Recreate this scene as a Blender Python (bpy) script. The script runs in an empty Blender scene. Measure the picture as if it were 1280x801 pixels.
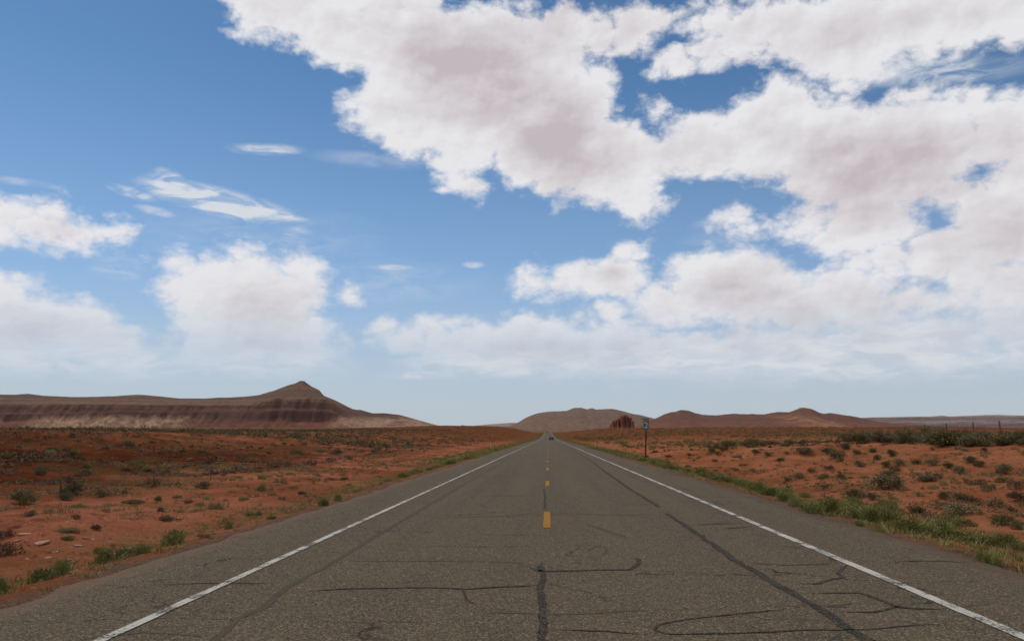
import bpy, bmesh, math, random
import numpy as np
from mathutils import Vector, Matrix

random.seed(7)
rng = np.random.default_rng(7)
S = bpy.context.scene
COL = S.collection
R = math.radians

# ---------------------------------------------------------------- camera
EYE = 1.62
FPX = 1005.0                                  # focal length in pixels of the 1280 wide photograph
PITCH = math.atan(144.5 / FPX)
YAW = math.atan(45 / FPX * math.cos(PITCH))   # to the left of the road's direction (+Y)
cam_data = bpy.data.cameras.new('camera')
cam = bpy.data.objects.new('camera', cam_data)
COL.objects.link(cam)
cam_data.sensor_width = 36
cam_data.sensor_fit = 'HORIZONTAL'
cam_data.lens = FPX / 1280 * 36
cam_data.clip_start = 0.1
cam_data.clip_end = 80000
cam.location = (0, 0, EYE)
cam.rotation_euler = (math.pi / 2 + PITCH, 0, YAW)
S.camera = cam

# ---------------------------------------------------------------- light
SUN_EL, SUN_AZ = R(56), R(-52)                # azimuth from +Y, negative = left
sl = bpy.data.lights.new('sun', 'SUN')
sl.energy = 2.0
sl.angle = R(3)
sl.color = (1.0, 0.94, 0.84)
sun = bpy.data.objects.new('sun', sl)
COL.objects.link(sun)
sd = Vector((math.sin(SUN_AZ) * math.cos(SUN_EL), math.cos(SUN_AZ) * math.cos(SUN_EL), math.sin(SUN_EL)))
sun.rotation_euler = (-sd).to_track_quat('-Z', 'Y').to_euler()
sun.location = (0, 0, 60)

S.view_settings.view_transform = 'Standard'
S.view_settings.look = 'None'
S.view_settings.gamma = 1
S.view_settings.use_curve_mapping = False
S.view_settings.exposure = 0.0
S.render.engine = 'CYCLES'
S.cycles.max_bounces = 5
S.cycles.diffuse_bounces = 2
S.cycles.transparent_max_bounces = 8
S.cycles.volume_bounces = 0
S.cycles.sample_clamp_indirect = 4


# ---------------------------------------------------------------- node helpers
class G:
    """small wrapper to write node graphs as expressions"""
    def __init__(self, tree):
        self.t = tree
        self.n = tree.nodes
        self.l = tree.links

    def node(self, kind, **kw):
        nd = self.n.new(kind)
        for k, v in kw.items():
            setattr(nd, k, v)
        return nd

    def put(self, sock, v):
        if isinstance(v, bpy.types.NodeSocket):
            self.l.new(v, sock)
        elif v is not None:
            if hasattr(sock.default_value, '__len__') and not hasattr(v, '__len__'):
                v = [v] * len(sock.default_value)
            if hasattr(sock.default_value, '__len__') and len(sock.default_value) == 4 and len(v) == 3:
                v = tuple(v) + (1,)
            sock.default_value = v

    def m(self, op, a, b=None, c=None, clamp=False):
        nd = self.node('ShaderNodeMath', operation=op)
        nd.use_clamp = clamp
        for s, v in zip(nd.inputs, (a, b, c)):
            self.put(s, v)
        return nd.outputs[0]

    def vm(self, op, a, b=None, scale=None):
        nd = self.node('ShaderNodeVectorMath', operation=op)
        self.put(nd.inputs[0], a)
        if b is not None:
            self.put(nd.inputs[1], b)
        if scale is not None:
            self.put(nd.inputs[3], scale)
        return nd.outputs['Value'] if op in ('DISTANCE', 'LENGTH', 'DOT_PRODUCT') else nd.outputs[0]

    def xyz(self, v):
        nd = self.node('ShaderNodeSeparateXYZ')
        self.put(nd.inputs[0], v)
        return nd.outputs

    def comb(self, x, y, z=0.0):
        nd = self.node('ShaderNodeCombineXYZ')
        for s, v in zip(nd.inputs, (x, y, z)):
            self.put(s, v)
        return nd.outputs[0]

    def noise(self, v, scale, detail=4, rough=0.55, dist=0.0, lac=2.0, dims='3D'):
        nd = self.node('ShaderNodeTexNoise', noise_dimensions=dims)
        self.put(nd.inputs['Vector'], v)
        nd.inputs['Scale'].default_value = scale
        nd.inputs['Detail'].default_value = detail
        nd.inputs['Roughness'].default_value = rough
        nd.inputs['Lacunarity'].default_value = lac
        nd.inputs['Distortion'].default_value = dist
        return nd.outputs[0]

    def voro(self, v, scale, feature='F1', out='Distance', rand=1.0):
        nd = self.node('ShaderNodeTexVoronoi', feature=feature)
        self.put(nd.inputs['Vector'], v)
        nd.inputs['Scale'].default_value = scale
        nd.inputs['Randomness'].default_value = rand
        return nd.outputs[out]

    def ramp(self, x, a, b, lo=0.0, hi=1.0, smooth=True):
        nd = self.node('ShaderNodeMapRange', interpolation_type='SMOOTHSTEP' if smooth else 'LINEAR')
        for s, v in zip(nd.inputs, (x, a, b, lo, hi)):
            self.put(s, v)
        return nd.outputs[0]

    def mix(self, f, a, b, blend='MIX'):
        nd = self.node('ShaderNodeMix', data_type='RGBA', blend_type=blend)
        self.put(nd.inputs[0], f)
        self.put(nd.inputs[6], a)
        self.put(nd.inputs[7], b)
        return nd.outputs[2]

    def pos(self):
        return self.node('ShaderNodeNewGeometry').outputs['Position']

    def bump(self, h, strength, dist):
        nd = self.node('ShaderNodeBump')
        nd.inputs['Strength'].default_value = strength
        nd.inputs['Distance'].default_value = dist
        self.put(nd.inputs['Height'], h)
        return nd.outputs[0]


def new_mat(name):
    m = bpy.data.materials.new(name)
    m.use_nodes = True
    t = m.node_tree
    b = t.nodes['Principled BSDF']
    return m, G(t), b


def plain(name, col, rough=0.7, metal=0.0, vary=0.15, scale=6.0):
    m, g, b = new_mat(name)
    n = g.noise(g.node('ShaderNodeTexCoord').outputs['Object'], scale, 5)
    c = g.mix(n, tuple(x * (1 - vary) for x in col), tuple(min(1, x * (1 + vary)) for x in col))
    g.put(b.inputs['Base Color'], c)
    b.inputs['Roughness'].default_value = rough
    b.inputs['Metallic'].default_value = metal
    return m


# ---------------------------------------------------------------- sky
world = bpy.data.worlds.new('World')
S.world = world
world.use_nodes = True
wt = world.node_tree
wt.nodes.clear()
g = G(wt)
SKY_STRENGTH = 0.10
# cloud banks: azimuth, elevation and radius of each billow (degrees)
PUFFS = [(-3.2,25,4.56),(22.12,17.68,3.15),(-20.6,8.92,2.83),(16.36,20.2,2.83),(1,20.32,3.22),(-12.56,27.4,2.69),(-10.04,22.48,2.75),(21.76,25.6,2.5),(12.4,10.24,2.5),(30.28,18.4,2.05),(29.92,12.52,2.33),(20.56,9.28,1.98),(-33.68,6.28,2.17),(0.52,6.16,2.02),(-18.32,28.36,2.14),(27.76,25.72,2.02),(5.56,19.12,2.28),(6.28,6.28,1.91),(22.12,5.8,1.8),(16.36,5.44,1.78),(21.88,14.08,2.02),(30.16,8.92,1.87),(11.56,19.84,1.97),(-17.72,6.4,1.95),(32.8,25.24,1.91),(4.72,11.2,1.54),(14.56,26.92,1.58),(30.16,6.16,1.6),(10.6,5.56,1.55),(-3.8,6.28,1.65),(25.6,18.4,2.7),(26.08,11.44,1.75),(31.12,15.4,1.61),(17.44,8.56,1.8),(-21.8,6.28,1.9),(6.64,27.76,1.3),(17.44,26.44,1.66),(-22.4,29.2,1.51),(-6.2,24.64,4.9),(27.04,5.68,1.42),(-33.8,12.76,1.21),(8.68,8.92,1.42),(3.64,27.88,1.3),(-6.92,6.64,1.3),(-30.08,5.8,1.46),(6.16,16.48,1.27),(24.52,8.68,1.06),(12.52,5.32,1.62),(-35.72,13,1.22),(18.52,14.2,1.12),(-6.56,19.12,1),(-9.8,6.88,1),(2.8,5.92,1.9),(1.24,23.32,2.59),(-20.84,9.28,2.87),(27.04,8.68,1.09),(19.24,5.2,1.3),(1.48,10.84,0.86),(-34.88,7.84,1.34),(13,27.52,1.15),(19.84,18.88,2.92),(23.32,11.32,1),(26.56,15.52,0.93),(12.28,26.08,0.96),(-21.2,27.52,1.16),(-0.8,10.96,0.84),(25.6,25.72,2.14),(-1.88,6.4,2.02),(13.48,14.56,0.71),(4.72,19.24,2.8),(24.52,5.68,1.54),(20.8,11.56,0.88),(-17.72,10.6,1.26),(30.28,13.84,2.17),(31.36,25.48,2.02),(-15.68,28,2.26),(15.64,9.4,1.91),(10,25.6,0.7),(21.88,24.16,1.61),(-5.6,17.68,0.71),(-30.56,13,0.68),(30.76,18.04,2.09),(-9.32,27.04,2.89),(19.6,12.76,0.94),(-21.2,7.96,2.91),(1,27.76,1.58),(4.6,9.04,0.65),(16.96,21.88,1.67),(8.8,5.56,1.66),(-25.88,9.52,0.58),(25.36,21.16,0.8),(-12.2,22.48,1.69),(-30.92,6.64,1.42),(23.08,13.6,1.67),(-31.88,12.64,0.78),(5.56,12.76,0.64),(20.92,25.72,2.43),(8.8,28.36,0.58),(14.08,5.68,1.56),(-35.84,4.48,0.58),(31.24,10.84,1.34),(13.12,10.24,2.48),(32.8,19.6,0.7),(9.28,19.48,1.37),(11.08,28.12,0.54),(-5.96,21.04,1.95),(-29.48,13,0.58),(-36.56,8.92,0.51),(-21.56,12.16,0.58),(-26,11.44,0.45),(30.76,7.6,1.42),(14.56,13.96,0.51),(21.4,8.08,1.57),(-24.08,30.28,0.58),(-36.44,13.72,0.82),(-6.56,6.04,1.12),(-11.24,7.6,0.51),(-8.24,7,1.12),(-23.12,5.68,1.16),(8.44,25.6,0.45),(6.28,5.56,1.54),(-6.92,18.16,0.64),(-0.2,17.68,0.88),(10.72,10.6,1.66),(23.8,17.8,3.25),(6.16,16.84,1.55),(3.4,11.08,1.22),(28.36,20.32,0.59),(-36.8,12.04,0.51),(7.84,22.36,0.5),(17.92,26.56,1.78),(-20.36,28.48,2.01),(-21.32,9.04,2.86),(9.88,28.36,0.46),(21.76,24.04,1.63),(-34.28,7,1.92),(-33.08,13.84,0.46),(-20,6.88,2.5),(12.88,19.72,2.02),(-14.24,9.76,0.39),(27.04,9.76,0.85),(29.2,25.48,2.02),(3.28,24.4,1.15),(-17.96,11.08,1.08),(7.36,26.44,0.45),(8.2,9.52,1),(-28.28,4.96,0.43),(31.96,5.2,0.51),(5.32,6.04,2.02),(-25.28,11.08,0.39)]
sky = g.node('ShaderNodeTexSky', sky_type='NISHITA')
sky.sun_disc = False
sky.sun_elevation = SUN_EL
sky.sun_rotation = SUN_AZ
sky.altitude = 1500
sky.air_density = 1.0
sky.dust_density = 0.6
sky.ozone_density = 1.0
D3 = g.vm('NORMALIZE', g.node('ShaderNodeTexCoord').outputs['Generated'])
dx, dy, dz = g.xyz(D3)
az = g.m('MULTIPLY', g.m('ARCTAN2', dx, dy), 180 / math.pi)
el = g.m('MULTIPLY', g.m('ARCSINE', dz), 180 / math.pi)
ASP = 1.45
Q0 = g.comb(g.m('MULTIPLY', az, 1 / ASP), el)
# rough billow outline: warp of the position, coarse + fine
def centred(v, scale, detail, rough):
    nd = g.node('ShaderNodeTexNoise')
    g.put(nd.inputs['Vector'], v)
    nd.inputs['Scale'].default_value = scale
    nd.inputs['Detail'].default_value = detail
    nd.inputs['Roughness'].default_value = rough
    return g.vm('SUBTRACT', nd.outputs['Color'], (0.5, 0.5, 0.5))
QW = g.vm('ADD', Q0, g.vm('SCALE', centred(Q0, 0.6, 4, 0.55), scale=1.7))
s = None
for a, e, r in PUFFS:
    d = g.m('SUBTRACT', r, g.vm('DISTANCE', QW, (a / ASP, e, 0)))
    s = d if s is None else g.m('MAXIMUM', s, d)
# QW has a third coordinate from the warp; keep it small
# fractal billows
N1 = g.noise(Q0, 0.5, 8, 0.52, 0.2)
S1 = g.noise(Q0, 0.42, 3, 0.45, 0.1)
S2 = g.noise(g.vm('ADD', Q0, (-0.30, 0.60, 0)), 0.42, 3, 0.45, 0.1)     # same field a step towards the sun
NB = g.noise(Q0, 1.7, 7, 0.62, 0.4)
vb = g.node('ShaderNodeTexVoronoi', feature='F1')
vb.normalize = True
g.put(vb.inputs['Vector'], g.vm('ADD', Q0, g.vm('SCALE', centred(Q0, 1.2, 3, 0.5), scale=0.7)))
vb.inputs['Scale'].default_value = 0.95
vb.inputs['Detail'].default_value = 3.0
vb.inputs['Roughness'].default_value = 0.5
vb.inputs['Lacunarity'].default_value = 2.3
vb2 = g.node('ShaderNodeTexVoronoi', feature='F1')
vb2.normalize = True
g.put(vb2.inputs['Vector'], g.vm('ADD', g.vm('ADD', Q0, (-0.16, 0.24, 0)), g.vm('SCALE', centred(Q0, 1.2, 3, 0.5), scale=0.7)))
for k_, v_ in (('Scale', 0.95), ('Detail', 2.0), ('Roughness', 0.45), ('Lacunarity', 2.3)):
    vb2.inputs[k_].default_value = v_
V2 = vb2.outputs['Distance']
V = vb.outputs['Distance']                                            # round billow heads
low = g.noise(Q0, 0.16, 3, 0.5)
cov = g.m('ADD', s, g.m('MULTIPLY', g.m('SUBTRACT', N1, 0.5), 2.4))
cov = g.m('ADD', cov, g.m('MULTIPLY', g.m('SUBTRACT', NB, 0.5), 0.75))
cov = g.m('ADD', cov, g.m('MULTIPLY', g.m('SUBTRACT', 0.42, V), 2.1))
# clouds in the rest of the sky (behind and overhead)
rest = g.m('MULTIPLY', g.m('SUBTRACT', g.noise(D3, 3.0, 8, 0.55), 0.45), 14.0)
away = g.m('MAXIMUM', g.m('MAXIMUM', g.ramp(az, 32.5, 40), g.ramp(az, -37.5, -46)), g.ramp(el, 31, 38))
cov = g.mix(away, cov, rest)
cov = g.m('ADD', cov, 0.0)
soft = g.ramp(el, 2, 22, 0.7, 0.5)
dens = g.ramp(cov, g.m('SUBTRACT', 0.0, soft), g.m('ADD', soft, 0.15))
# hand placed thin veils: (az, el, half width, half height, tilt, opacity)
VEILS = [(-23.09, 15.53, 6.56, 1.17, -8, 1.5), (-25.41, 15.97, 3.33, 0.94, -12, 1.4), (-21.13, 15.23, 4.89, 0.72, -7, 1.5), (-26.36, 16.79, 1.33, 0.67, -15, 0.9), (-28.58, 15.54, 1.89, 0.44, -10, 0.9), (-5.33, 12.12, 1.11, 0.33, 0, 0.8), (12.64, 14.84, 2.78, 0.67, 10, 0.5), (-20.2, 19.3, 3.33, 0.5, 4, 0.75), (-26.95, 16.72, 1.22, 0.56, 0, 0.5), (-27.06, 14.54, 1.67, 0.39, -8, 0.6), (-11.08, 11.84, 1.89, 0.33, 0, 0.7), (-17.68, 13.87, 1.94, 1.0, 20, 0.55), (-30.86, 4.72, 12.22, 1.67, 0, 0.6), (-19.72, 4.85, 8.89, 1.33, 0, 0.5), (-32.71, 6.12, 8.33, 2.22, 0, 0.4), (-8.79, 4.31, 4.44, 0.5, 0, 0.6), (-2.54, 5.08, 11.11, 1.44, 0, 0.75), (9.3, 5.36, 14.44, 1.67, 0, 0.9), (21.2, 5.43, 18.33, 2.78, 0, 0.9), (-28.98, 10.7, 2.22, 1.11, 0, 0.4), (25.68, 22.66, 7.78, 1.22, -8, 0.6), (29.09, 8.47, 4.44, 0.89, 0, 0.9), (0.94, 11.32, 4.44, 1.0, 0, 0.5), (-13.43, 10.86, 11.11, 2.22, 0, 0.22), (-34.7, 15.31, 2.78, 0.33, 0, 0.35), (-20.08, 13.27, 11.11, 3.33, 0, 0.15), (12.31, 13.45, 3.33, 1.11, 0, 0.25), (-11.94, 19.22, 6.67, 0.78, 0, 0.25)]
veil = None
for a, e, w, h, tilt, op in VEILS:
    mp = g.node('ShaderNodeMapping', vector_type='TEXTURE')
    mp.inputs['Location'].default_value = (a, e, 0)
    mp.inputs['Rotation'].default_value = (0, 0, R(tilt))
    mp.inputs['Scale'].default_value = (w, h, 1)
    g.put(mp.inputs['Vector'], g.comb(az, el))
    x = g.m('MULTIPLY', g.ramp(g.vm('LENGTH', mp.outputs[0]), 1.0, 0.25), op)
    veil = x if veil is None else g.m('MAXIMUM', veil, x)
streak = g.noise(g.comb(g.m('MULTIPLY', az, 0.35), g.m('MULTIPLY', el, 1.3)), 0.9, 8, 0.62, 0.8)
veil = g.m('MULTIPLY', veil, g.ramp(streak, 0.36, 0.66, 0.15, 1.25), clamp=True)
# thickness shades the inside of a cloud, the side turned to the sun stays bright
relief = g.m('SUBTRACT', S1, S2)
thick = g.ramp(g.m('ADD', g.m('MULTIPLY', s, 0.75), g.m('MULTIPLY', cov, 0.25)), 0.1, 3.0)
CORES = [(-5.55, 25.32, 8.33, 4.17, -25, 0.85), (1.03, 20.52, 6.11, 4.44, -20, 1.0), (2.32, 28.33, 11.11, 3.33, 0, 0.5), (22.85, 16.69, 10.56, 4.17, 0, 0.85), (13.8, 10.07, 5.0, 2.5, 0, 0.7), (18.33, 26.09, 13.89, 2.5, 0, 0.35), (28.93, 11.91, 7.22, 3.89, 0, 0.55), (-18.02, 8.74, 3.33, 2.5, 0, 0.4), (-19.78, 6.21, 3.33, 2.22, 0, 0.25), (4.97, 11.25, 2.78, 1.39, 0, 0.5), (9.74, 19.59, 4.44, 2.22, 0, 0.4), (-32.31, 12.61, 2.78, 1.11, 0, 0.4), (19.86, 7.6, 13.89, 2.78, 0, 0.5), (0.32, 5.92, 8.89, 1.33, 0, 0.4), (-32.71, 6.12, 6.67, 1.67, 0, 0.35)]
core = None
for a, e, w, h, tilt, op in CORES:
    mp = g.node('ShaderNodeMapping', vector_type='TEXTURE')
    mp.inputs['Location'].default_value = (a, e, 0)
    mp.inputs['Rotation'].default_value = (0, 0, R(tilt))
    mp.inputs['Scale'].default_value = (w, h, 1)
    g.put(mp.inputs['Vector'], g.vm('ADD', g.comb(az, el), g.vm('SCALE', centred(Q0, 0.3, 3, 0.5), scale=3.0)))
    x = g.m('MULTIPLY', g.ramp(g.vm('LENGTH', mp.outputs[0]), 1.15, 0.2), op)
    core = x if core is None else g.m('MAXIMUM', core, x)
shade = g.m('ADD', g.m('MULTIPLY', thick, 0.42), g.m('MULTIPLY', core, 0.75))
shade = g.m('SUBTRACT', shade, g.m('MULTIPLY', relief, 0.9))
shade = g.m('ADD', shade, g.m('MULTIPLY', g.m('SUBTRACT', V, 0.42), 0.24))
shade = g.m('SUBTRACT', shade, g.m('MULTIPLY', g.m('SUBTRACT', V2, V), 0.55))
shade = g.m('ADD', shade, g.m('MULTIPLY', g.m('SUBTRACT', NB, 0.5), -0.10), clamp=True)
K = 1 / SKY_STRENGTH
ccol = g.mix(shade, tuple(v * K for v in (0.8, 0.795, 0.82)), tuple(v * K for v in (0.545, 0.485, 0.515)))
# distance: clouds low over the horizon fade into the air
air = g.ramp(el, 0.5, 13, 0.45, 0.0)
skyc = g.mix(1.0, sky.outputs[0], (0.55, 0.8, 0.93), 'MULTIPLY')
skyc = g.mix(g.ramp(el, 4, 27, 0.48, 0.0), skyc, tuple(v * K for v in (0.38, 0.53, 0.78)))
hor = g.mix(g.ramp(el, -1, 13, 0.88, 0.0), skyc, tuple(v * K for v in (0.52, 0.56, 0.6)))
ccol = g.mix(air, ccol, tuple(v * K for v in (0.50, 0.56, 0.62)))
veilc = tuple(v * K for v in (0.66, 0.7, 0.76))
out = g.mix(veil, hor, veilc)
dens = g.m('MULTIPLY', dens, g.ramp(el, 2.8, 9.5, 0.15, 1.0))
out = g.mix(dens, out, ccol)
bg = g.node('ShaderNodeBackground')
bg.inputs['Strength'].default_value = SKY_STRENGTH
g.put(bg.inputs['Color'], out)
wo = g.node('ShaderNodeOutputWorld')
wt.links.new(bg.outputs[0], wo.inputs['Surface'])
world.cycles.sampling_method = 'MANUAL'
world.cycles.sample_map_resolution = 512

# ---------------------------------------------------------------- object helpers
def tag(o, label=None, cat=None, group=None, kind=None):
    if label: o['label'] = label
    if cat: o['category'] = cat
    if group: o['group'] = group
    if kind: o['kind'] = kind
    return o


def link_mesh(name, verts, faces, mats, parent=None, smooth=False, mat_idx=None, loc=None):
    me = bpy.data.meshes.new(name)
    verts = np.asarray(verts, dtype=np.float32)
    if isinstance(faces, np.ndarray):
        n, k = faces.shape
        me.vertices.add(len(verts))
        me.vertices.foreach_set('co', verts.ravel())
        me.loops.add(n * k)
        me.loops.foreach_set('vertex_index', faces.astype(np.int32).ravel())
        me.polygons.add(n)
        me.polygons.foreach_set('loop_start', np.arange(0, n * k, k, dtype=np.int32))
        me.polygons.foreach_set('loop_total', np.full(n, k, dtype=np.int32))
    else:
        me.from_pydata([tuple(map(float, v)) for v in verts], [], faces)
    for mm in (mats if isinstance(mats, (list, tuple)) else [mats]):
        me.materials.append(mm)
    if mat_idx is not None:
        me.polygons.foreach_set('material_index', np.asarray(mat_idx, dtype=np.int32))
    me.update(calc_edges=True)
    me.validate()
    if smooth:
        me.polygons.foreach_set('use_smooth', np.ones(len(me.polygons), dtype=bool))
    o = bpy.data.objects.new(name, me)
    COL.objects.link(o)
    if parent is not None:
        o.parent = parent
    if loc is not None:
        o.location = loc
    return o


def link_bm(name, bm, mats, parent=None, smooth=False):
    me = bpy.data.meshes.new(name)
    bmesh.ops.recalc_face_normals(bm, faces=bm.faces)
    bm.to_mesh(me)
    bm.free()
    for mm in (mats if isinstance(mats, (list, tuple)) else [mats]):
        me.materials.append(mm)
    if smooth:
        me.polygons.foreach_set('use_smooth', np.ones(len(me.polygons), dtype=bool))
    o = bpy.data.objects.new(name, me)
    COL.objects.link(o)
    if parent is not None:
        o.parent = parent
    return o


def empty(name, loc, rz=0.0):
    o = bpy.data.objects.new(name, None)
    COL.objects.link(o)
    o.location = loc
    o.rotation_euler = (0, 0, rz)
    o.empty_display_size = 0.3
    return o


def add_box(bm, c, s, bevel=0.0, rot=None):
    r = bmesh.ops.create_cube(bm, size=1.0)
    vs = r['verts']
    for v in vs:
        v.co = Vector((v.co.x * s[0], v.co.y * s[1], v.co.z * s[2]))
    if bevel:
        es = list({e for v in vs for e in v.link_edges})
        rr = bmesh.ops.bevel(bm, geom=es, offset=bevel, segments=2, affect='EDGES', profile=0.6)
        vs = list({v for f in rr['faces'] for v in f.verts} | {v for v in vs if v.is_valid})
    M_ = Matrix.Translation(Vector(c))
    if rot is not None:
        M_ = M_ @ rot
    bmesh.ops.transform(bm, matrix=M_, verts=vs)


def add_cyl(bm, p, q, r, seg=12, r2=None):
    p, q = Vector(p), Vector(q)
    d = q - p
    M_ = Matrix.Translation((p + q) / 2) @ d.to_track_quat('Z', 'Y').to_matrix().to_4x4()
    bmesh.ops.create_cone(bm, cap_ends=True, segments=seg, radius1=r, radius2=r if r2 is None else r2, depth=d.length, matrix=M_)


# ---------------------------------------------------------------- noise in numpy
def _hash(ix, iy, seed):
    h = (ix.astype(np.int64) * 374761393 + iy.astype(np.int64) * 668265263 + seed * 1442695041) & 0xFFFFFFFF
    h = ((h ^ (h >> 13)) * 1274126177) & 0xFFFFFFFF
    h = ((h ^ (h >> 16)) * 2246822519) & 0xFFFFFFFF
    return ((h ^ (h >> 15)) & 0xFFFFFF) / float(0xFFFFFF)


def vnoise(x, y, seed=0):
    x, y = np.asarray(x, float), np.asarray(y, float)
    ix, iy = np.floor(x), np.floor(y)
    fx, fy = x - ix, y - iy
    fx = fx * fx * fx * (fx * (fx * 6 - 15) + 10)
    fy = fy * fy * fy * (fy * (fy * 6 - 15) + 10)
    a, b = _hash(ix, iy, seed), _hash(ix + 1, iy, seed)
    c, d = _hash(ix, iy + 1, seed), _hash(ix + 1, iy + 1, seed)
    return (a + (b - a) * fx) * (1 - fy) + (c + (d - c) * fx) * fy


def fbm(x, y, seed=0, octv=4, gain=0.5, ridged=False):
    t, amp, tot = 0.0, 1.0, 0.0
    x, y = np.asarray(x, float), np.asarray(y, float)
    for k in range(octv):
        n = vnoise(x, y, seed + k * 17)
        if ridged:
            n = 1 - np.abs(2 * n - 1)
        t = t + n * amp
        tot += amp
        amp *= gain
        x, y = x * 2.03 + 11.3, y * 2.03 + 5.7
    return t / tot


def sstep(a, b, x):
    t = np.clip((np.asarray(x, float) - a) / (b - a), 0, 1)
    return t * t * (3 - 2 * t)


# ---------------------------------------------------------------- the lie of the land
L_EDGE, R_EDGE = -5.2, 5.62          # edges of the asphalt
L_LINE, R_LINE = -3.59, 3.86         # white edge lines
ROAD_YS = np.array([-1e4, 0, 330, 420, 570, 800, 1000, 1200, 1330, 1500, 1900, 3000, 2e4])
ROAD_ZS = np.array([0, 0, 0, 0.1, 0.50, 2.9, 5.2, 7.4, 8.1, 7.6, 5.0, 2.0, 2.0])


def road_z(y):
    y = np.asarray(y, float)
    t = 0.0
    for o in (-40, -20, 0, 20, 40):
        t = t + np.interp(y + o, ROAD_YS, ROAD_ZS)
    return t / 5


def ground_z(x, y):
    x, y = np.broadcast_arrays(np.asarray(x, float), np.asarray(y, float))
    zr = road_z(y)
    far = sstep(60, 400, y)
    # left: flat strip, then a low bank
    foot = -16.5 - 9 * sstep(46, 30, y) + 3.0 * (fbm(x * 0 + 3.1, y / 21.0, 5, 3) - 0.5)
    gully = fbm(x / 9.0, y / 9.0, 21, 4)
    zl = -0.42 + 2.35 * sstep(0, 44, foot - x + 9 * (gully - 0.5))
    zl = zl + np.where(x < foot, 0.55 * (gully - 0.45) * sstep(0, 8, foot - x), 0)
    zl = zl + 0.0044 * np.clip(y - 60, 0, 4000) * sstep(-22, -70, x)
    hum = np.exp(-((x + 95) / 75.0) ** 2 - ((y - 800) / 330.0) ** 2)
    zl = zl + 3.6 * hum * (0.7 + 0.6 * fbm(x / 60, y / 90, 9, 3))
    # right: ditch, then a higher bank whose crest sinks with distance
    top = (1.15 + 0.75 * sstep(30, 44, x)) * sstep(135, 70, y) - 0.1
    gr = fbm(x / 7.0, y / 7.0, 33, 4)
    zz = sstep(8.6, 30, x + 5.0 * (gr - 0.5))
    zrr = -0.40 + (top + 0.40) * zz + 0.75 * (gr - 0.5) * sstep(8, 13, x) * (1 - 0.5 * far) - 0.55 * (fbm(x / 16.0, y / 5.5, 37, 3, ridged=True) - 0.5) * sstep(9, 14, x) * sstep(34, 24, x) * (1 - far) + 0.34 * (fbm(x / 2.6, y / 2.6, 35, 3) - 0.5) * sstep(9, 12, x) * (1 - far)
    rise = 8.0 * sstep(170, 760, y + 0.2 * np.abs(x)) * sstep(8, 60, x)
    rise = rise * (0.72 + 0.56 * fbm(x / 85.0, y / 120.0, 41, 4))
    zrr = zrr + np.maximum(rise - zr * sstep(8, 60, x) * 0.8, 0)
    side = np.where(x < 0, zl, zrr)
    # verge: from the asphalt's edge down to the strip
    dl = np.where(x < 0, L_EDGE - x, x - R_EDGE)
    verge = -0.07 - 0.33 * sstep(0.2, 2.8, dl)
    w = sstep(1.2, 3.4, dl)
    z = verge * (1 - w) + side * w
    z = z + 0.40 * (fbm(x / 6.0, y / 6.0, 53, 3, ridged=True) - 0.5) * sstep(1.5, 5.0, dl) * (1 - far) * sstep(0, -1, x)
    z = z + 0.24 * (fbm(x / 1.7, y / 1.7, 51, 4) - 0.5) * sstep(0.5, 2.5, dl) * (1 - far)
    z = z + 0.075 * (fbm(x / 0.5, y / 0.5, 57, 3) - 0.5) * sstep(0.3, 1.0, dl) * sstep(60, 30, y)
    z = np.where(dl < 0, np.minimum(z, -0.11), z)
    # the land far out sinks to a plain
    plain = sstep(2600, 5200, np.hypot(x, y))
    z = (z + zr) * (1 - plain) + 4.0 * plain
    return z


CP, SP, CY, SY = math.cos(PITCH), math.sin(PITCH), math.cos(YAW), math.sin(YAW)


def ray(px, py):
    x, y = (px - 640) / FPX, (400.5 - py) / FPX
    Y, Z, X = CP - y * SP, SP + y * CP, x
    return X * CY - Y * SY, X * SY + Y * CY, Z


def on_ground(px, py, lo=4.0, hi=2500.0):
    """where the sight line through a photograph pixel meets the land"""
    X, Y, Z = ray(px, py)
    t = np.geomspace(lo, hi, 1600)
    h = EYE + Z * t - ground_z(X * t, Y * t)
    k = np.argmax(h < 0)
    if h[k] >= 0:
        k = len(t) - 1
    tt = t[k]
    return float(X * tt), float(Y * tt), float(ground_z(X * tt, Y * tt))


def flat(px, py):
    X, Y, Z = ray(px, py)
    t = -EYE / Z
    return X * t, Y * t


# ---------------------------------------------------------------- ground
mg, g, b = new_mat('red desert soil')
P = g.pos()
px_, py_, pz_ = g.xyz(P)
P2 = g.comb(px_, py_, 0)
big = g.noise(P2, 0.018, 4, 0.5)
mid = g.noise(P2, 0.16, 5, 0.6)
fine = g.noise(P2, 1.7, 6, 0.62)
grain = g.noise(P2, 19.0, 4, 0.7)
soil_a = g.mix(g.ramp(mid, 0.35, 0.68), (0.2624, 0.0868, 0.0408), (0.384, 0.1488, 0.0744))          # right: orange sand
soil_b_shaded = g.mix(g.ramp(mid, 0.36, 0.66), (0.062, 0.0165, 0.0075), (0.135, 0.04, 0.017))          # left bank: red soil, cloud shadow painted into its colour
soil_c = g.mix(g.ramp(mid, 0.36, 0.66), (0.234, 0.0732, 0.0372), (0.416, 0.1525, 0.0864))          # left strip: pale red silt
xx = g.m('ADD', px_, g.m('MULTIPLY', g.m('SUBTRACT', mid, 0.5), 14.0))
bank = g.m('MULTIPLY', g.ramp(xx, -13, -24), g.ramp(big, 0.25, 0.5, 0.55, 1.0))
bank = g.m('MULTIPLY', bank, g.ramp(g.m('ADD', py_, g.m('MULTIPLY', g.m('SUBTRACT', big, 0.5), 90.0)), 55, 110, 1.0, 0.45))  # painted cloud shadow weakens farther along the bank
soil = g.mix(g.ramp(px_, 6, 12), soil_c, soil_a)
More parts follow.
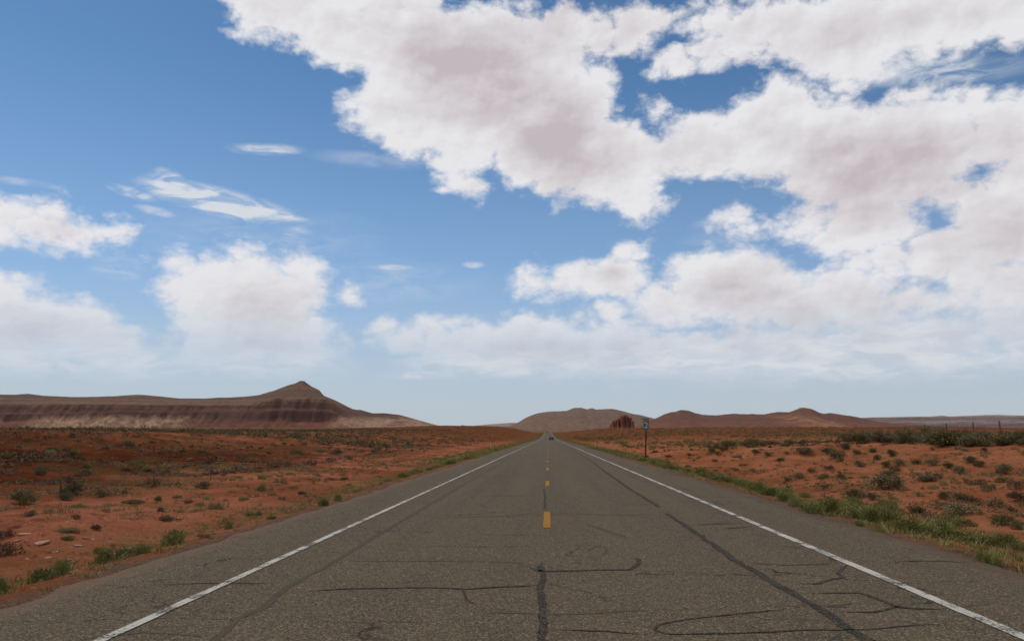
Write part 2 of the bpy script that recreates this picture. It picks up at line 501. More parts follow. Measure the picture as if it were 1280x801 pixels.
soil = g.mix(bank, soil, soil_b_shaded)
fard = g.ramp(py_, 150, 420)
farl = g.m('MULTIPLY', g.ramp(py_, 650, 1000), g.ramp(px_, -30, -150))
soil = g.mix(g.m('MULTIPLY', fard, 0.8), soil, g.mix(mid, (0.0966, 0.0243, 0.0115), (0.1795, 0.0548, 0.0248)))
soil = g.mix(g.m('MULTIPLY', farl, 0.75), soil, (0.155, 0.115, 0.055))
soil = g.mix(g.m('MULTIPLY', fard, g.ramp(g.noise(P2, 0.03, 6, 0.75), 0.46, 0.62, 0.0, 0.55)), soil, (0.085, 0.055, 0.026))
# pale crusts and wash marks
wash = g.noise(g.comb(g.m('MULTIPLY', px_, 0.5), g.m('MULTIPLY', py_, 0.16)), 0.9, 6, 0.65, 0.6)
soil = g.mix(g.m('MULTIPLY', g.ramp(wash, 0.56, 0.72), g.m('SUBTRACT', 0.5, g.m('MULTIPLY', bank, 0.4))), soil, (0.27, 0.115, 0.060))
soil = g.mix(g.m('MULTIPLY', g.ramp(fine, 0.40, 0.22), 0.45), soil, (0.055, 0.017, 0.010))
# dry grass litter
lit = g.m('MULTIPLY', g.ramp(g.noise(P2, 0.34, 6, 0.68), 0.52, 0.66), g.ramp(fine, 0.35, 0.6))
soil = g.mix(g.m('MULTIPLY', lit, g.m('SUBTRACT', 0.6, g.m('MULTIPLY', bank, 0.42))), soil, (0.135, 0.083, 0.029))
mott = g.noise(P2, 0.075, 6, 0.7)
soil = g.mix(g.m('MULTIPLY', g.ramp(mott, 0.48, 0.64), g.ramp(px_, 2, -6, 0.18, 0.6)), soil, (0.105, 0.072, 0.024))
# verge strip of grit beside the asphalt, then a grassy band
dl = g.m('MAXIMUM', g.m('SUBTRACT', L_EDGE, px_), g.m('SUBTRACT', px_, R_EDGE))
wob = g.m('MULTIPLY', g.m('SUBTRACT', g.noise(P2, 0.7, 5, 0.65), 0.5), 1.5)
dlw = g.m('ADD', dl, wob)
grass_band = g.m('MULTIPLY', g.ramp(dlw, 0.5, 1.1), g.ramp(dlw, 4.2, 2.0))
grass_band = g.m('MULTIPLY', grass_band, g.ramp(py_, 10, 60, 0.25, 0.85))
soil = g.mix(grass_band, soil, g.mix(fine, (0.10, 0.075, 0.022), (0.085, 0.088, 0.028)))
st_ = g.voro(P2, 34.0, out='Color')
gcol = g.mix(g.xyz(st_)[0], (0.050, 0.040, 0.032), (0.20, 0.150, 0.112))
soil = g.mix(g.ramp(dlw, 0.95, 0.15), soil, g.mix(0.85, soil, gcol))
clod = g.noise(P2, 5.5, 6, 0.72)
soil = g.mix(g.ramp(clod, 0.46, 0.30, 0.0, 0.6), soil, g.mix(0.75, soil, (0.022, 0.008, 0.004)))
soil = g.mix(g.ramp(clod, 0.56, 0.72, 0.0, 0.35), soil, (0.36, 0.19, 0.115))
peb = g.xyz(g.voro(P2, 11.0, out='Color'))
pebd = g.voro(P2, 11.0)
pebm = g.m('MULTIPLY', g.ramp(pebd, 0.36, 0.26), g.ramp(peb[0], 0.70, 0.80))
soil = g.mix(g.m('MULTIPLY', pebm, 0.7), soil, g.mix(peb[1], (0.06, 0.022, 0.013), (0.26, 0.15, 0.10)))
soil = g.mix(g.ramp(grain, 0.25, 0.75), g.mix(0.35, soil, (0.02, 0.008, 0.004)), soil)
g.put(b.inputs['Base Color'], soil)
b.inputs['Roughness'].default_value = 0.95
b.inputs['Specular IOR Level'].default_value = 0.0
hgt = g.m('ADD', g.m('ADD', g.m('MULTIPLY', clod, 0.45), g.m('MULTIPLY', fine, 0.7)), g.m('ADD', g.m('MULTIPLY', grain, 0.12), g.m('MULTIPLY', wash, 0.7)))
g.put(b.inputs['Normal'], g.bump(hgt, 1.0, 0.30))

ys = np.concatenate([np.arange(-40, 4, 1.0), np.arange(4, 70, 0.28)])
y = ys[-1]
yl = []
while y < 16000:
    y *= 1.016
    yl.append(y)
ys = np.concatenate([ys, yl])
u = np.linspace(0, 1, 430)
sx = np.sinh(u * 8.4) / math.sinh(8.4)
xr = 6.2 + sx * 16000
xl = -5.8 - sx * 16000
inner = np.array([-5.7, -5.55, -5.4, -5.28, -5.2, -5.1, -4.6, -2.5, 0, 2.5, 5.0, 5.5, 5.62, 5.7, 5.82, 5.95, 6.08])
xs = np.concatenate([xl[::-1], inner, xr])
GX, GY = np.meshgrid(xs, ys)
GZ = ground_z(GX, GY)


def grid_faces(ny, nx):
    i = np.arange(ny * nx).reshape(ny, nx)
    return np.stack([i[:-1, :-1], i[:-1, 1:], i[1:, 1:], i[1:, :-1]], -1).reshape(-1, 4)


o = link_mesh('ground', np.stack([GX, GY, GZ], -1).reshape(-1, 3), grid_faces(*GX.shape), mg, smooth=True)
tag(o, 'red desert soil on both sides of the road', None, None, 'structure')

# ---------------------------------------------------------------- road
ma, g, b = new_mat('worn asphalt')
P = g.pos()
px_, py_, pz_ = g.xyz(P)
P2 = g.comb(px_, py_, 0)
agg = g.voro(P2, 135.0, out='Color')
aggv = g.xyz(agg)[0]
agg2 = g.xyz(g.voro(P2, 62.0, out='Color'))[1]
n1 = g.noise(P2, 0.55, 6, 0.6)
n2 = g.noise(P2, 5.0, 5, 0.62)
stretch = g.noise(g.comb(g.m('MULTIPLY', px_, 1.5), g.m('MULTIPLY', py_, 0.05)), 1.0, 4, 0.6)
base = g.mix(g.ramp(n1, 0.30, 0.70), (0.0592, 0.0474, 0.031), (0.0752, 0.06, 0.0396))
base = g.mix(g.ramp(stretch, 0.36, 0.62, 0.0, 0.8), base, (0.0496, 0.0411, 0.0281))
# wheel paths are polished, the strip between them is darker
wp = None
for c in (-2.75, -0.95, 1.05, 2.95):
    w_ = g.ramp(g.m('ABSOLUTE', g.m('SUBTRACT', px_, c)), 0.55, 0.1)
    wp = w_ if wp is None else g.m('MAXIMUM', wp, w_)
base = g.mix(g.m('MULTIPLY', wp, 0.30), base, (0.0816, 0.0656, 0.0432))
shw = g.m('MAXIMUM', g.ramp(px_, L_LINE - 0.1, L_LINE - 0.3), g.ramp(px_, R_LINE + 0.1, R_LINE + 0.3))
base = g.mix(g.m('MULTIPLY', shw, 0.35), base, (0.064, 0.0482, 0.031))
base = g.mix(g.m('MULTIPLY', g.ramp(n2, 0.58, 0.75), 0.35), base, (0.03, 0.027, 0.025))
# stones
base = g.mix(g.ramp(aggv, 0.50, 1.0, 0.0, 0.72), base, (0.205, 0.152, 0.100))
base = g.mix(g.ramp(aggv, 0.40, 0.0, 0.0, 0.75), base, (0.022, 0.019, 0.017))
base = g.mix(g.ramp(agg2, 0.80, 1.0, 0.0, 0.7), base, (0.26, 0.19, 0.13))
base = g.mix(g.ramp(agg2, 0.16, 0.0, 0.0, 0.5), base, (0.016, 0.014, 0.013))
# hairline cracks
wv = g.vm('ADD', P2, g.vm('SCALE', g.node('ShaderNodeTexNoise').outputs[1], scale=0.0))
nz = g.node('ShaderNodeTexNoise')
g.put(nz.inputs['Vector'], P2)
nz.inputs['Scale'].default_value = 2.2
nz.inputs['Detail'].default_value = 4
wv = g.vm('ADD', g.comb(g.m('MULTIPLY', px_, 0.42), py_), g.vm('SCALE', nz.outputs[1], scale=0.5))
ce = g.voro(wv, 0.62, 'DISTANCE_TO_EDGE')
ce2 = g.voro(wv, 2.6, 'DISTANCE_TO_EDGE')
crk = g.m('MULTIPLY', g.ramp(ce, 0.010, 0.002), g.ramp(n1, 0.42, 0.58))
crk2 = g.m('MULTIPLY', g.ramp(ce2, 0.028, 0.008), g.m('MULTIPLY', g.ramp(n1, 0.55, 0.68), 0.7))
base = g.mix(g.m('MULTIPLY', g.m('MAXIMUM', crk, crk2), 0.75), base, (0.013, 0.012, 0.012))
# sand blown on to the ragged edge
edge = g.m('MINIMUM', g.m('SUBTRACT', px_, L_EDGE), g.m('SUBTRACT', R_EDGE, px_))
base = g.mix(g.ramp(g.m('ADD', edge, g.m('MULTIPLY', g.m('SUBTRACT', n2, 0.5), 0.9)), 0.42, 0.0, 0.0, 0.75), base, (0.125, 0.078, 0.050))
g.put(b.inputs['Base Color'], base)
b.inputs['Roughness'].default_value = 0.86
b.inputs['Specular IOR Level'].default_value = 0.05
g.put(b.inputs['Normal'], g.bump(g.m('ADD', aggv, g.m('MULTIPLY', agg2, 0.8)), 0.45, 0.006))

ry = np.concatenate([np.arange(-30, 90, 0.22)])
y = ry[-1]
yl = []
while y < 1750:
    y *= 1.012
    yl.append(y)
ry = np.concatenate([ry, yl])


def ragged(seed):
    return 0.34 * (fbm(ry / 0.9, ry * 0, seed, 5, 0.6) - 0.5) + 0.22 * (fbm(ry / 6.0, ry * 0, seed + 3, 2) - 0.5)


le, re_ = L_EDGE + ragged(3), R_EDGE + ragged(8)
fr = np.linspace(0, 1, 25)
RX = le[:, None] * (1 - fr) + re_[:, None] * fr
RX = np.concatenate([le[:, None] - 0.03, RX, re_[:, None] + 0.03], 1)
RY = np.repeat(ry[:, None], RX.shape[1], 1)
RZ = road_z(RY).copy()
RZ[:, 0] -= 0.14
RZ[:, -1] -= 0.14
road = link_mesh('road', np.stack([RX, RY, RZ], -1).reshape(-1, 3), grid_faces(*RX.shape), ma, smooth=False)
tag(road, 'straight two lane road of worn grey asphalt', None, None, 'structure')


def strip(name, pts, width, mat, lift, parent, seed=1, wob=0.0, wvar=0.25, step=0.12):
    """a ribbon lying on the road along a polyline"""
    p = np.array(pts, float)
    seg = np.hypot(*(p[1:] - p[:-1]).T)
    s_ = np.concatenate([[0], np.cumsum(seg)])
    n = max(3, int(s_[-1] / step))
    t = np.linspace(0, s_[-1], n)
    x, y = np.interp(t, s_, p[:, 0]), np.interp(t, s_, p[:, 1])
    tx, ty = np.gradient(x), np.gradient(y)
    ln = np.hypot(tx, ty) + 1e-9
    nx, ny = -ty / ln, tx / ln
    off = wob * (fbm(t / 0.5, t * 0 + seed, seed, 4) - 0.5) * 2
    w1 = width / 2 * (1 + wvar * 2 * (fbm(t / 0.25, t * 0 + 9, seed + 5, 3) - 0.5))
    w2 = width / 2 * (1 + wvar * 2 * (fbm(t / 0.25, t * 0 + 4, seed + 9, 3) - 0.5))
    if wvar > 0.3:
        tp = np.clip(np.minimum(t, s_[-1] - t) / 0.25, 0.25, 1)
        w1, w2 = w1 * tp, w2 * tp
    a_ = np.stack([x + nx * (off + w1), y + ny * (off + w1)], 1)
    b_ = np.stack([x + nx * (off - w2), y + ny * (off - w2)], 1)
    v = np.stack([a_, b_], 1).reshape(-1, 2)
    z = road_z(v[:, 1]) + lift
    return link_mesh(name, np.column_stack([v, z]), grid_faces(n, 2), mat, parent)


def paint(name, col, wear):
    m, g, b = new_mat(name)
    P = g.pos()
    x, y, z = g.xyz(P)
    P2 = g.comb(x, y, 0)
    n = g.noise(P2, 30, 5, 0.75)
    n2 = g.noise(P2, 2.0, 5, 0.6)
    k = g.m('ADD', n, g.m('MULTIPLY', g.m('SUBTRACT', n2, 0.5), 0.8))
    c = g.mix(n2, tuple(v * 0.82 for v in col), col)
    sp = g.xyz(g.voro(P2, 95.0, out='Color'))[0]
    c = g.mix(g.ramp(sp, 0.3, 0.0, 0, 0.35), c, (0.08, 0.07, 0.06))
    c = g.mix(g.ramp(k, wear, wear - 0.10), c, (0.075, 0.063, 0.05))
    g.put(b.inputs['Base Color'], c)
    b.inputs['Roughness'].default_value = 0.9
    b.inputs['Specular IOR Level'].default_value = 0.08
    return m


m_white = paint('white road paint', (0.42, 0.4, 0.36), 0.50)
m_yellow = paint('yellow road paint', (0.2772, 0.132, 0.0147), 0.40)
def tar_mat(name, dark, keep):
    # sealant worn through in places to the stones below
    m, g, b = new_mat(name)
    x, y, z = g.xyz(g.pos())
    P2 = g.comb(x, y, 0)
    n = g.noise(P2, 7.0, 5, 0.7)
    sp = g.xyz(g.voro(P2, 70.0, out='Color'))[0]
    c = g.mix(sp, tuple(v * 0.55 for v in (0.0592, 0.0474, 0.031)), tuple(v * 1.5 for v in (0.0592, 0.0474, 0.031)))
    f = g.ramp(g.m('ADD', n, g.m('MULTIPLY', g.m('SUBTRACT', sp, 0.5), 0.5)), keep - 0.14, keep + 0.14)
    g.put(b.inputs['Base Color'], g.mix(f, dark, c))
    b.inputs['Roughness'].default_value = 0.95
    b.inputs['Specular IOR Level'].default_value = 0.08
    return m


m_tar = tar_mat('crack sealing tar', (0.017, 0.016, 0.016), 0.57)
m_tarf = tar_mat('old faded tar', (0.050, 0.042, 0.034), 0.46)
yy_ = np.concatenate([np.arange(-8, 60, 0.15), np.geomspace(60, 1700, 260)])
for nm, cx, w in (('edge_line', L_LINE, 0.105), ('edge_line', R_LINE, 0.125)):
    sd_ = 5 if cx < 0 else 11
    jl = cx - w / 2 + 0.022 * (fbm(yy_ / 0.25, yy_ * 0, sd_, 3) - 0.5)
    jr = cx + w / 2 + 0.022 * (fbm(yy_ / 0.25, yy_ * 0 + 7, sd_, 3) - 0.5)
    v = np.stack([np.stack([jl, yy_, road_z(yy_) + 0.008], 1), np.stack([jr, yy_, road_z(yy_) + 0.008], 1)], 1).reshape(-1, 3)
    link_mesh(nm, v, grid_faces(len(yy_), 2), m_white, road)
k = 0
while 14.75 + 12.2 * k < 900 and k < 74:
    y0 = 14.75 + 12.2 * (k - 1)
    strip('centre_dash', [(-0.03, y0), (-0.03, y0 + 3.05)], 0.135, m_yellow, 0.008, road, seed=40 + k, wvar=0.06)
    k += 1

TAR = [
 (0.075, 0, [(677.5, 703), (679, 716), (676, 737), (678, 769), (677.5, 801), (676, 860)]),
 (0.065, 0, [(662, 709), (677, 714), (715, 713), (752, 712), (787, 712), (796, 706), (798, 699), (787, 697)]),
 (0.05, 0, [(676, 731), (634, 733), (580, 736), (534, 734), (471, 735), (440, 735), (386, 739)]),
 (0.03, 0, [(345, 729), (255, 729), (186, 731)]),
 (0.03, 0, [(579, 736), (581, 750), (596, 756)]),
 (0.10, 0, [(832, 641), (864, 662), (897, 684), (924, 703), (957, 722), (987, 739), (1025, 761), (1062, 787), (1085, 801), (1140, 840)]),
 (0.10, 0, [(740, 577), (770, 599), (789, 612), (812, 626), (824, 634)]),
 (0.08, 0, [(693, 552.5), (712, 560), (740, 577)]),
 (0.05, 0, [(995, 729), (1021, 730), (1029, 726), (1051, 722), (1047, 716), (1059, 706)]),
 (0.04, 0, [(954, 712), (967, 711), (971, 715), (1010, 717)]),
 (0.03, 0, [(927, 703), (980, 706), (1044, 705)]),
 (0.05, 0, [(1014, 741), (1077, 741), (1100, 750), (1122, 759), (1152, 761), (1182, 761)]),
 (0.05, 0, [(1051, 765), (1092, 765), (1126, 757)]),
 (0.03, 0, [(980, 761), (930, 766), (875, 772), (822, 780), (815, 787), (834, 793), (912, 792), (987, 789), (1032, 787), (1085, 786), (1126, 782), (1167, 780)]),
 (0.04, 0, [(1111, 703), (1145, 701), (1175, 701), (1216, 703)]),
 (0.06, 0, [(864, 656), (924, 654)]),
 (0.06, 0, [(901, 661), (942, 658)]),
 (0.08, 1, [(255, 815), (267, 801), (299, 773), (330, 759), (361, 732), (408, 707), (480, 664), (560, 617), (640, 571)]),
 (0.04, 1, [(440, 701), (602, 701.5), (659, 704)]),
 (0.08, 1, [(621, 669), (668, 668)]),
 (0.11, 1, [(546, 647), (627, 645), (677, 641), (752, 643), (824, 644)]),
 (0.18, 1, [(602, 620), (665, 620)]),
 (0.05, 0, [(680.6, 611), (681.5, 623), (681, 636)]),
 (0.16, 0, [(567, 607.5), (581, 608)]),
 (0.5, 0, [(728, 573.5), (754, 574.2)]),
 (0.03, 0, [(690, 787), (759, 789), (815, 794)]),
 (0.10, 1, [(735, 655), (760, 664), (785, 672)]),
 (0.05, 1, [(735, 690), (745, 682), (758, 686), (752, 696)]),
 (0.03, 1, [(596, 765), (700, 768), (810, 762)]),
 (0.03, 1, [(100, 800), (180, 790), (260, 795)]),
]
for i, (w, fad, pts) in enumerate(TAR):
    gp = [flat(*p) for p in pts]
    strip('faded_crack_seal' if fad else 'crack_seal', gp, w, m_tarf if fad else m_tar, 0.0055 if not fad else 0.003, road, seed=60 + i, wob=0.03 if w < 0.2 else 0.1, wvar=0.5, step=0.06)

# ---------------------------------------------------------------- hills and mesas
def rock_mat(name, stops, noise_z=8.0, streak=0.0, veg=0.0, patch=None, hs=1.0, bump=6.0, beds=1.0):
    """stops: (height in metres, colour) - beds of rock, wavering with noise"""
    m, g, b = new_mat(name)
    P = g.pos()
    x, y, z = g.xyz(P)
    n = g.noise(P, 0.012 * hs, 6, 0.6)
    zz = g.m('ADD', z, g.m('MULTIPLY', g.m('SUBTRACT', n, 0.5), noise_z))
    ramp = g.node('ShaderNodeValToRGB')
    lo, hi = stops[0][0], stops[-1][0]
    g.put(ramp.inputs[0], g.m('DIVIDE', g.m('SUBTRACT', zz, lo), hi - lo))
    el_ = ramp.color_ramp.elements
    while len(el_) < len(stops):
        el_.new(0.5)
    for e_, (h, c) in zip(el_, stops):
        e_.position = (h - lo) / (hi - lo)
        e_.color = tuple(c) + (1,)
    c = ramp.outputs[0]
    band = g.noise(g.comb(g.m('MULTIPLY', x, 0.002), g.m('MULTIPLY', y, 0.002), g.m('MULTIPLY', zz, 0.16 * hs)), 1.0, 4, 0.65)
    c = g.mix(g.ramp(band, 0.38, 0.62, 0.0, 0.5 * beds), c, (0.045, 0.024, 0.020))
    c = g.mix(g.ramp(band, 0.50, 0.30, 0.0, 0.25 * beds), c, (0.24, 0.14, 0.10))
    st = g.noise(g.comb(g.m('MULTIPLY', x, 0.06 * hs), g.m('MULTIPLY', y, 0.02 * hs), g.m('MULTIPLY', z, 0.006 * hs)), 1.0, 5, 0.65)
    nz_ = g.xyz(g.node('ShaderNodeNewGeometry').outputs['True Normal'])[2]
    steep = g.ramp(nz_, 0.85, 0.45)
    if streak:
        c = g.mix(g.m('MULTIPLY', steep, g.ramp(st, 0.40, 0.64, 0.0, streak)), c, (0.028, 0.015, 0.014))
    if patch and len(patch) > 3:
        pn = g.noise(g.comb(x, y, 0), 0.016 * hs, 6, 0.62)
        w_ = None
        for (c0, hw) in patch[3]:
            q = g.ramp(g.m('ABSOLUTE', g.m('SUBTRACT', x, c0)), hw, hw * 0.5)
            w_ = q if w_ is None else g.m('MAXIMUM', w_, q)
        low_ = g.ramp(g.m('ADD', z, g.m('MULTIPLY', g.m('SUBTRACT', pn, 0.5), 60.0)), patch[1], patch[2])
        c = g.mix(g.m('MULTIPLY', g.m('MULTIPLY', low_, w_), g.ramp(pn, 0.38, 0.50, 0.15, 0.95)), c, patch[0])
    elif patch:
        pn = g.noise(g.comb(x, y, 0), 0.0065 * hs, 5, 0.6)
        low_ = g.ramp(z, patch[1], patch[2])
        c = g.mix(g.m('MULTIPLY', low_, g.ramp(pn, 0.47, 0.57)), c, patch[0])
    if veg:
        v1 = g.noise(P, 0.09 * hs, 6, 0.75)
        flat_ = g.ramp(nz_, 0.6, 0.95)
        c = g.mix(g.m('MULTIPLY', flat_, g.ramp(v1, 0.42, 0.62, 0.0, veg)), c, (0.055, 0.050, 0.028))
    fine = g.noise(P, 0.05 * hs, 7, 0.72)
    c = g.mix(g.ramp(fine, 0.32, 0.66, 0.0, 0.5), c, (0.05, 0.03, 0.022))
    c = g.mix(g.ramp(fine, 0.42, 0.30, 0.0, 0.35), c, (0.28, 0.16, 0.11))
    if veg:
        dots = g.voro(g.comb(x, y, 0), 0.11 * hs)
        c = g.mix(g.m('MULTIPLY', g.ramp(dots, 0.34, 0.22), g.m('MULTIPLY', g.ramp(v1, 0.35, 0.55), 0.75)), c, (0.040, 0.034, 0.020))
    g.put(b.inputs['Base Color'], c)
    b.inputs['Roughness'].default_value = 0.95
    b.inputs['Specular IOR Level'].default_value = 0.1
    g.put(b.inputs['Normal'], g.bump(g.m('ADD', fine, g.m('MULTIPLY', st, 0.6)), 0.8, bump))
    return m


def skyline(X, Y, Dc, pts):
    p = np.array(pts, float)
    px = 685 + X / Y * FPX
    return EYE + (545 - np.interp(px, p[:, 0], p[:, 1])) / FPX * Dc


def heightfield(name, x0, x1, y0, y1, nx, ny, fn, mat, label):
    xs_, ys_ = np.linspace(x0, x1, nx), np.linspace(y0, y1, ny)
    X, Y = np.meshgrid(xs_, ys_)
    Z = fn(X, Y)
    o = link_mesh(name, np.stack([X, Y, Z], -1).reshape(-1, 3), grid_faces(ny, nx), mat, smooth=False)
    tag(o, label, None, None, 'structure')
    return o


# left: the long mesa with its pointed knoll
MD = 2450.0
MSKY = [(-120, 489), (-40, 492), (0, 492), (20, 491), (40, 493), (85, 494.5), (130, 494), (165, 492.5), (200, 495), (215, 496.5), (250, 496.5), (290, 494.5), (320, 492), (340, 486), (357, 479.5),
        (366, 477), (372, 473.6), (377, 473.8), (386, 480.5), (397, 486), (403, 493), (420, 500), (440, 510), (446, 511), (450, 511), (465, 516), (480, 516), (500, 518.5), (520, 524), (546, 531.5), (560, 534), (600, 540), (640, 552)]


def mesa_fn(X, Y):
    wav = fbm(X / 300.0, X * 0 + 2.0, 71, 3) - 0.5
    gul = fbm(X / 90.0, Y / 700.0, 77, 3, ridged=True) - 0.5
    gu2 = fbm(X / 38.0, Y / 300.0, 78, 3, ridged=True) - 0.5
    small = fbm(X / 14.0, Y / 60.0, 79, 4) - 0.5
    sdist = Y - 1960 - 190 * wav - 40 * gul - 16 * gu2 - 14 * small   # distance behind the foot of the slope
    crest = skyline(X, Y, MD, MSKY)
    px = 685 + X / Y * FPX
    cliff = sstep(455, 400, px)                                   # cliffs die out to the right
    fan = fbm(X / 130.0, X * 0 + 8, 88, 3) - 0.5                  # how high the rubble reaches up the cliff
    zb = EYE + (20 + 9 * fan + 5 * gu2) / FPX * 2150
    zt = EYE + (40.0 + 8 * sstep(300, 350, px) + 2.0 * small + 2 * wav) / FPX * 2200
    zb = np.minimum(zb, crest * 0.62)
    zt = np.minimum(zt, crest * 0.93)
    t = np.clip(sdist / 165.0, 0, 1)
    talus = 4 + (zb - 4) * (0.35 * t ** 2.2 + 0.65 * sstep(0.25, 1.0, t) * t) + 7 * gu2 * t * (1 - t) * 4 * 0.5
    c_ = np.clip((sdist - 160) / 62.0, 0, 1)
    cl = 0.45 * sstep(0, 0.40, c_) + 0.05 * c_ + 0.50 * sstep(0.45, 1.0, c_)      # two walls with a ledge
    bench = np.clip((sdist - 222) / 280.0, 0, 1)
    z = talus + (zt - zb) * cl + (crest - zt) * bench
    tt = np.clip(sdist / 490.0, 0, 1)
    smooth_ = 4 + (crest - 4) * (0.8 * tt + 0.2 * sstep(0, 1, tt)) + 14 * gu2 * tt * (1 - tt) * 2
    z = z * cliff + smooth_ * (1 - cliff)
    back = np.clip((sdist - 500) / 600.0, 0, 1)
    z = z * (1 - 0.9 * back)
    return z + 2.2 * (fbm(X / 26.0, Y / 26.0, 83, 5) - 0.5) * sstep(0, 60, sdist) * (1 - 0.6 * bench)


m_mesa = rock_mat('mesa rock beds', [(2, (0.22, 0.098, 0.0552)), (20, (0.286, 0.0686, 0.035)), (36, (0.242, 0.0627, 0.035)), (46, (0.1265, 0.0402, 0.0258)), (66, (0.1342, 0.0441, 0.0285)), (84, (0.1485, 0.0549, 0.035)), (93, (0.231, 0.1127, 0.0644)), (118, (0.165, 0.0843, 0.046)), (170, (0.198, 0.0862, 0.046))], noise_z=9, streak=0.5, veg=0.45, patch=((0.40, 0.235, 0.15), 64, 46, [(-1180, 270), (-430, 190), (-1650, 200)]))
heightfield('mesa', -2150, -80, 1840, 3300, 620, 330, mesa_fn, m_mesa, 'long red and grey mesa with a pointed knoll at its right end')

# centre: the big pale hill at the end of the road
CD = 4300.0
CSKY = [(560, 545), (600, 540), (635, 534), (648, 528), (660, 521), (672, 517), (690, 514.5), (708, 513), (717, 509.8), (726, 509.6), (733, 511.5), (740, 510), (745, 511.5), (765, 511), (775, 513), (790, 517), (800, 519), (815, 523), (835, 528), (870, 536), (930, 548)]


def centre_fn(X, Y):
    gul = fbm(X / 170.0, Y / 420.0, 91, 4, ridged=True) - 0.5
    crest = skyline(X, Y, CD, CSKY)
    s_ = np.clip((Y - 3350 - 160 * gul) / 950.0, 0, 1)
    back = np.clip((Y - 4310) / 700.0, 0, 1)
    z = crest * (0.6 * s_ + 0.4 * sstep(0, 1, s_)) * (1 - back)
    return z + 40 * gul * s_ * (1 - s_) * 2 + 4 * (fbm(X / 60.0, Y / 60.0, 95, 4) - 0.5) * s_


m_hill = rock_mat('pale hill', [(0, (0.216, 0.099, 0.0626)), (40, (0.2322, 0.1287, 0.0828)), (90, (0.216, 0.1287, 0.0874)), (150, (0.216, 0.1386, 0.092))], noise_z=30, streak=0.35, veg=0.45, hs=0.8, bump=12, beds=0.25)
heightfield('hill', -560, 1080, 3250, 5200, 300, 200, centre_fn, m_hill, 'broad grey brown hill at the far end of the road')

# right: low red hill with a round dome
RD = 2300.0
RSKY = [(770, 541), (800, 531), (815, 524), (828, 518), (838, 514), (848, 512.5), (857, 513.5), (866, 516), (875, 518), (890, 518.5), (905, 517.5), (930, 517.8), (950, 517.5), (965, 515.5), (980, 516),
        (986, 513), (993, 510), (1000, 509.3), (1007, 510.5), (1016, 515), (1022, 517), (1030, 516), (1040, 517.5), (1060, 521.5), (1080, 526), (1110, 530), (1140, 533), (1200, 541), (1250, 549)]


def right_fn(X, Y):
    gul = fbm(X / 80.0, Y / 240.0, 101, 4, ridged=True) - 0.5
    crest = skyline(X, Y, RD, RSKY)
    s_ = np.clip((Y - 1700 - 110 * gul) / 600.0, 0, 1)
    back = np.clip((Y - 2300) / 600.0, 0, 1)
    z = 4 + (crest - 4) * (0.8 * s_ + 0.2 * sstep(0, 1, s_)) * (1 - back)
    return z + 14 * gul * s_ * (1 - s_) * 2 + 1.8 * (fbm(X / 30.0, Y / 30.0, 105, 4) - 0.5) * s_


m_rhill = rock_mat('red brown hill', [(4, (0.2464, 0.0589, 0.0275)), (26, (0.2128, 0.0646, 0.0344)), (44, (0.168, 0.0589, 0.0344)), (62, (0.1568, 0.0627, 0.037)), (82, (0.1904, 0.0627, 0.0344))], noise_z=14, streak=0.4, veg=0.5, bump=6, beds=0.3, patch=((0.36, 0.16, 0.075), 62, 46, [(640, 75)]))  # orange patch: a sunlit spot painted into the hill's colour
heightfield('hill', 160, 1420, 1600, 2900, 360, 220, right_fn, m_rhill, 'low red brown hill with a round dome on its ridge')

# the red butte on the shoulder of that hill
BD = 1500.0


def butte_fn(X, Y):
    px = 685 + X / Y * FPX
    n = fbm(X / 6.0, Y / 6.0, 111, 3) - 0.5
    # towers: px centre, half width (px), top (px above horizon)
    top = np.full(X.shape, 14.0)
    yc = (Y - BD) / 16.0
    for c, hw, t in ((765.5, 1.6, 22.5), (769.0, 1.5, 23.0), (772.0, 1.3, 24.0), (776.8, 3.4, 28.0), (781.5, 2.2, 28.8), (786.0, 3.0, 26.6), (789.2, 2.0, 23.0)):
        d = np.hypot((px - c) / hw, yc * (0.8 + 0.3 * math.sin(c * 3))) + 0.35 * n
        top = np.maximum(top, 14.0 + (t - 14.0) * sstep(1.12, 0.88, d) + 1.0 * n)
    wall = sstep(1.15, 0.85, np.abs(px - 776) / 14.0 + 0.2 * n) * sstep(1.25, 0.8, np.abs(yc) + 0.2 * n)
    top = np.maximum(top, 14.0 + 6.0 * wall)
    # talus apron round it
    ap = np.clip(1 - np.hypot((px - 776) / 66.0, (Y - BD) / 195.0), 0, 1)
    z = 1.62 + (14.0 * ap ** 0.8 - 2 + (top - 14.0)) / FPX * BD
    z = np.where(ap <= 0.001, -3, z)
    return z + 0.5 * n


m_butte = rock_mat('red butte sandstone', [(0, (0.25, 0.0792, 0.04)), (22, (0.225, 0.0682, 0.036)), (27, (0.2375, 0.0528, 0.026)), (38, (0.275, 0.066, 0.032)), (46, (0.2625, 0.066, 0.036))], noise_z=3, streak=0.3, hs=6.0, bump=1.2)
heightfield('butte', 30, 245, 1300, 1700, 300, 240, butte_fn, m_butte, 'small craggy dark red butte standing right of the road')

# far away: pale rises on the left and banded tableland on the right
FSKY = [(480, 541), (540, 536), (565, 534.5), (590, 532.5), (615, 530), (640, 528.5), (660, 529), (700, 532), (760, 538)]


def far_left_fn(X, Y):
    crest = skyline(X, Y, 9000.0, FSKY)
    s_ = np.clip((Y - 7600) / 1400.0, 0, 1)
    gul = fbm(X / 260.0, Y / 600.0, 121, 4, ridged=True) - 0.5
    return crest * sstep(0, 1, s_) * (1 - np.clip((Y - 9000) / 1500.0, 0, 1) ** 2) + 30 * gul * s_ * (1 - s_) * 2


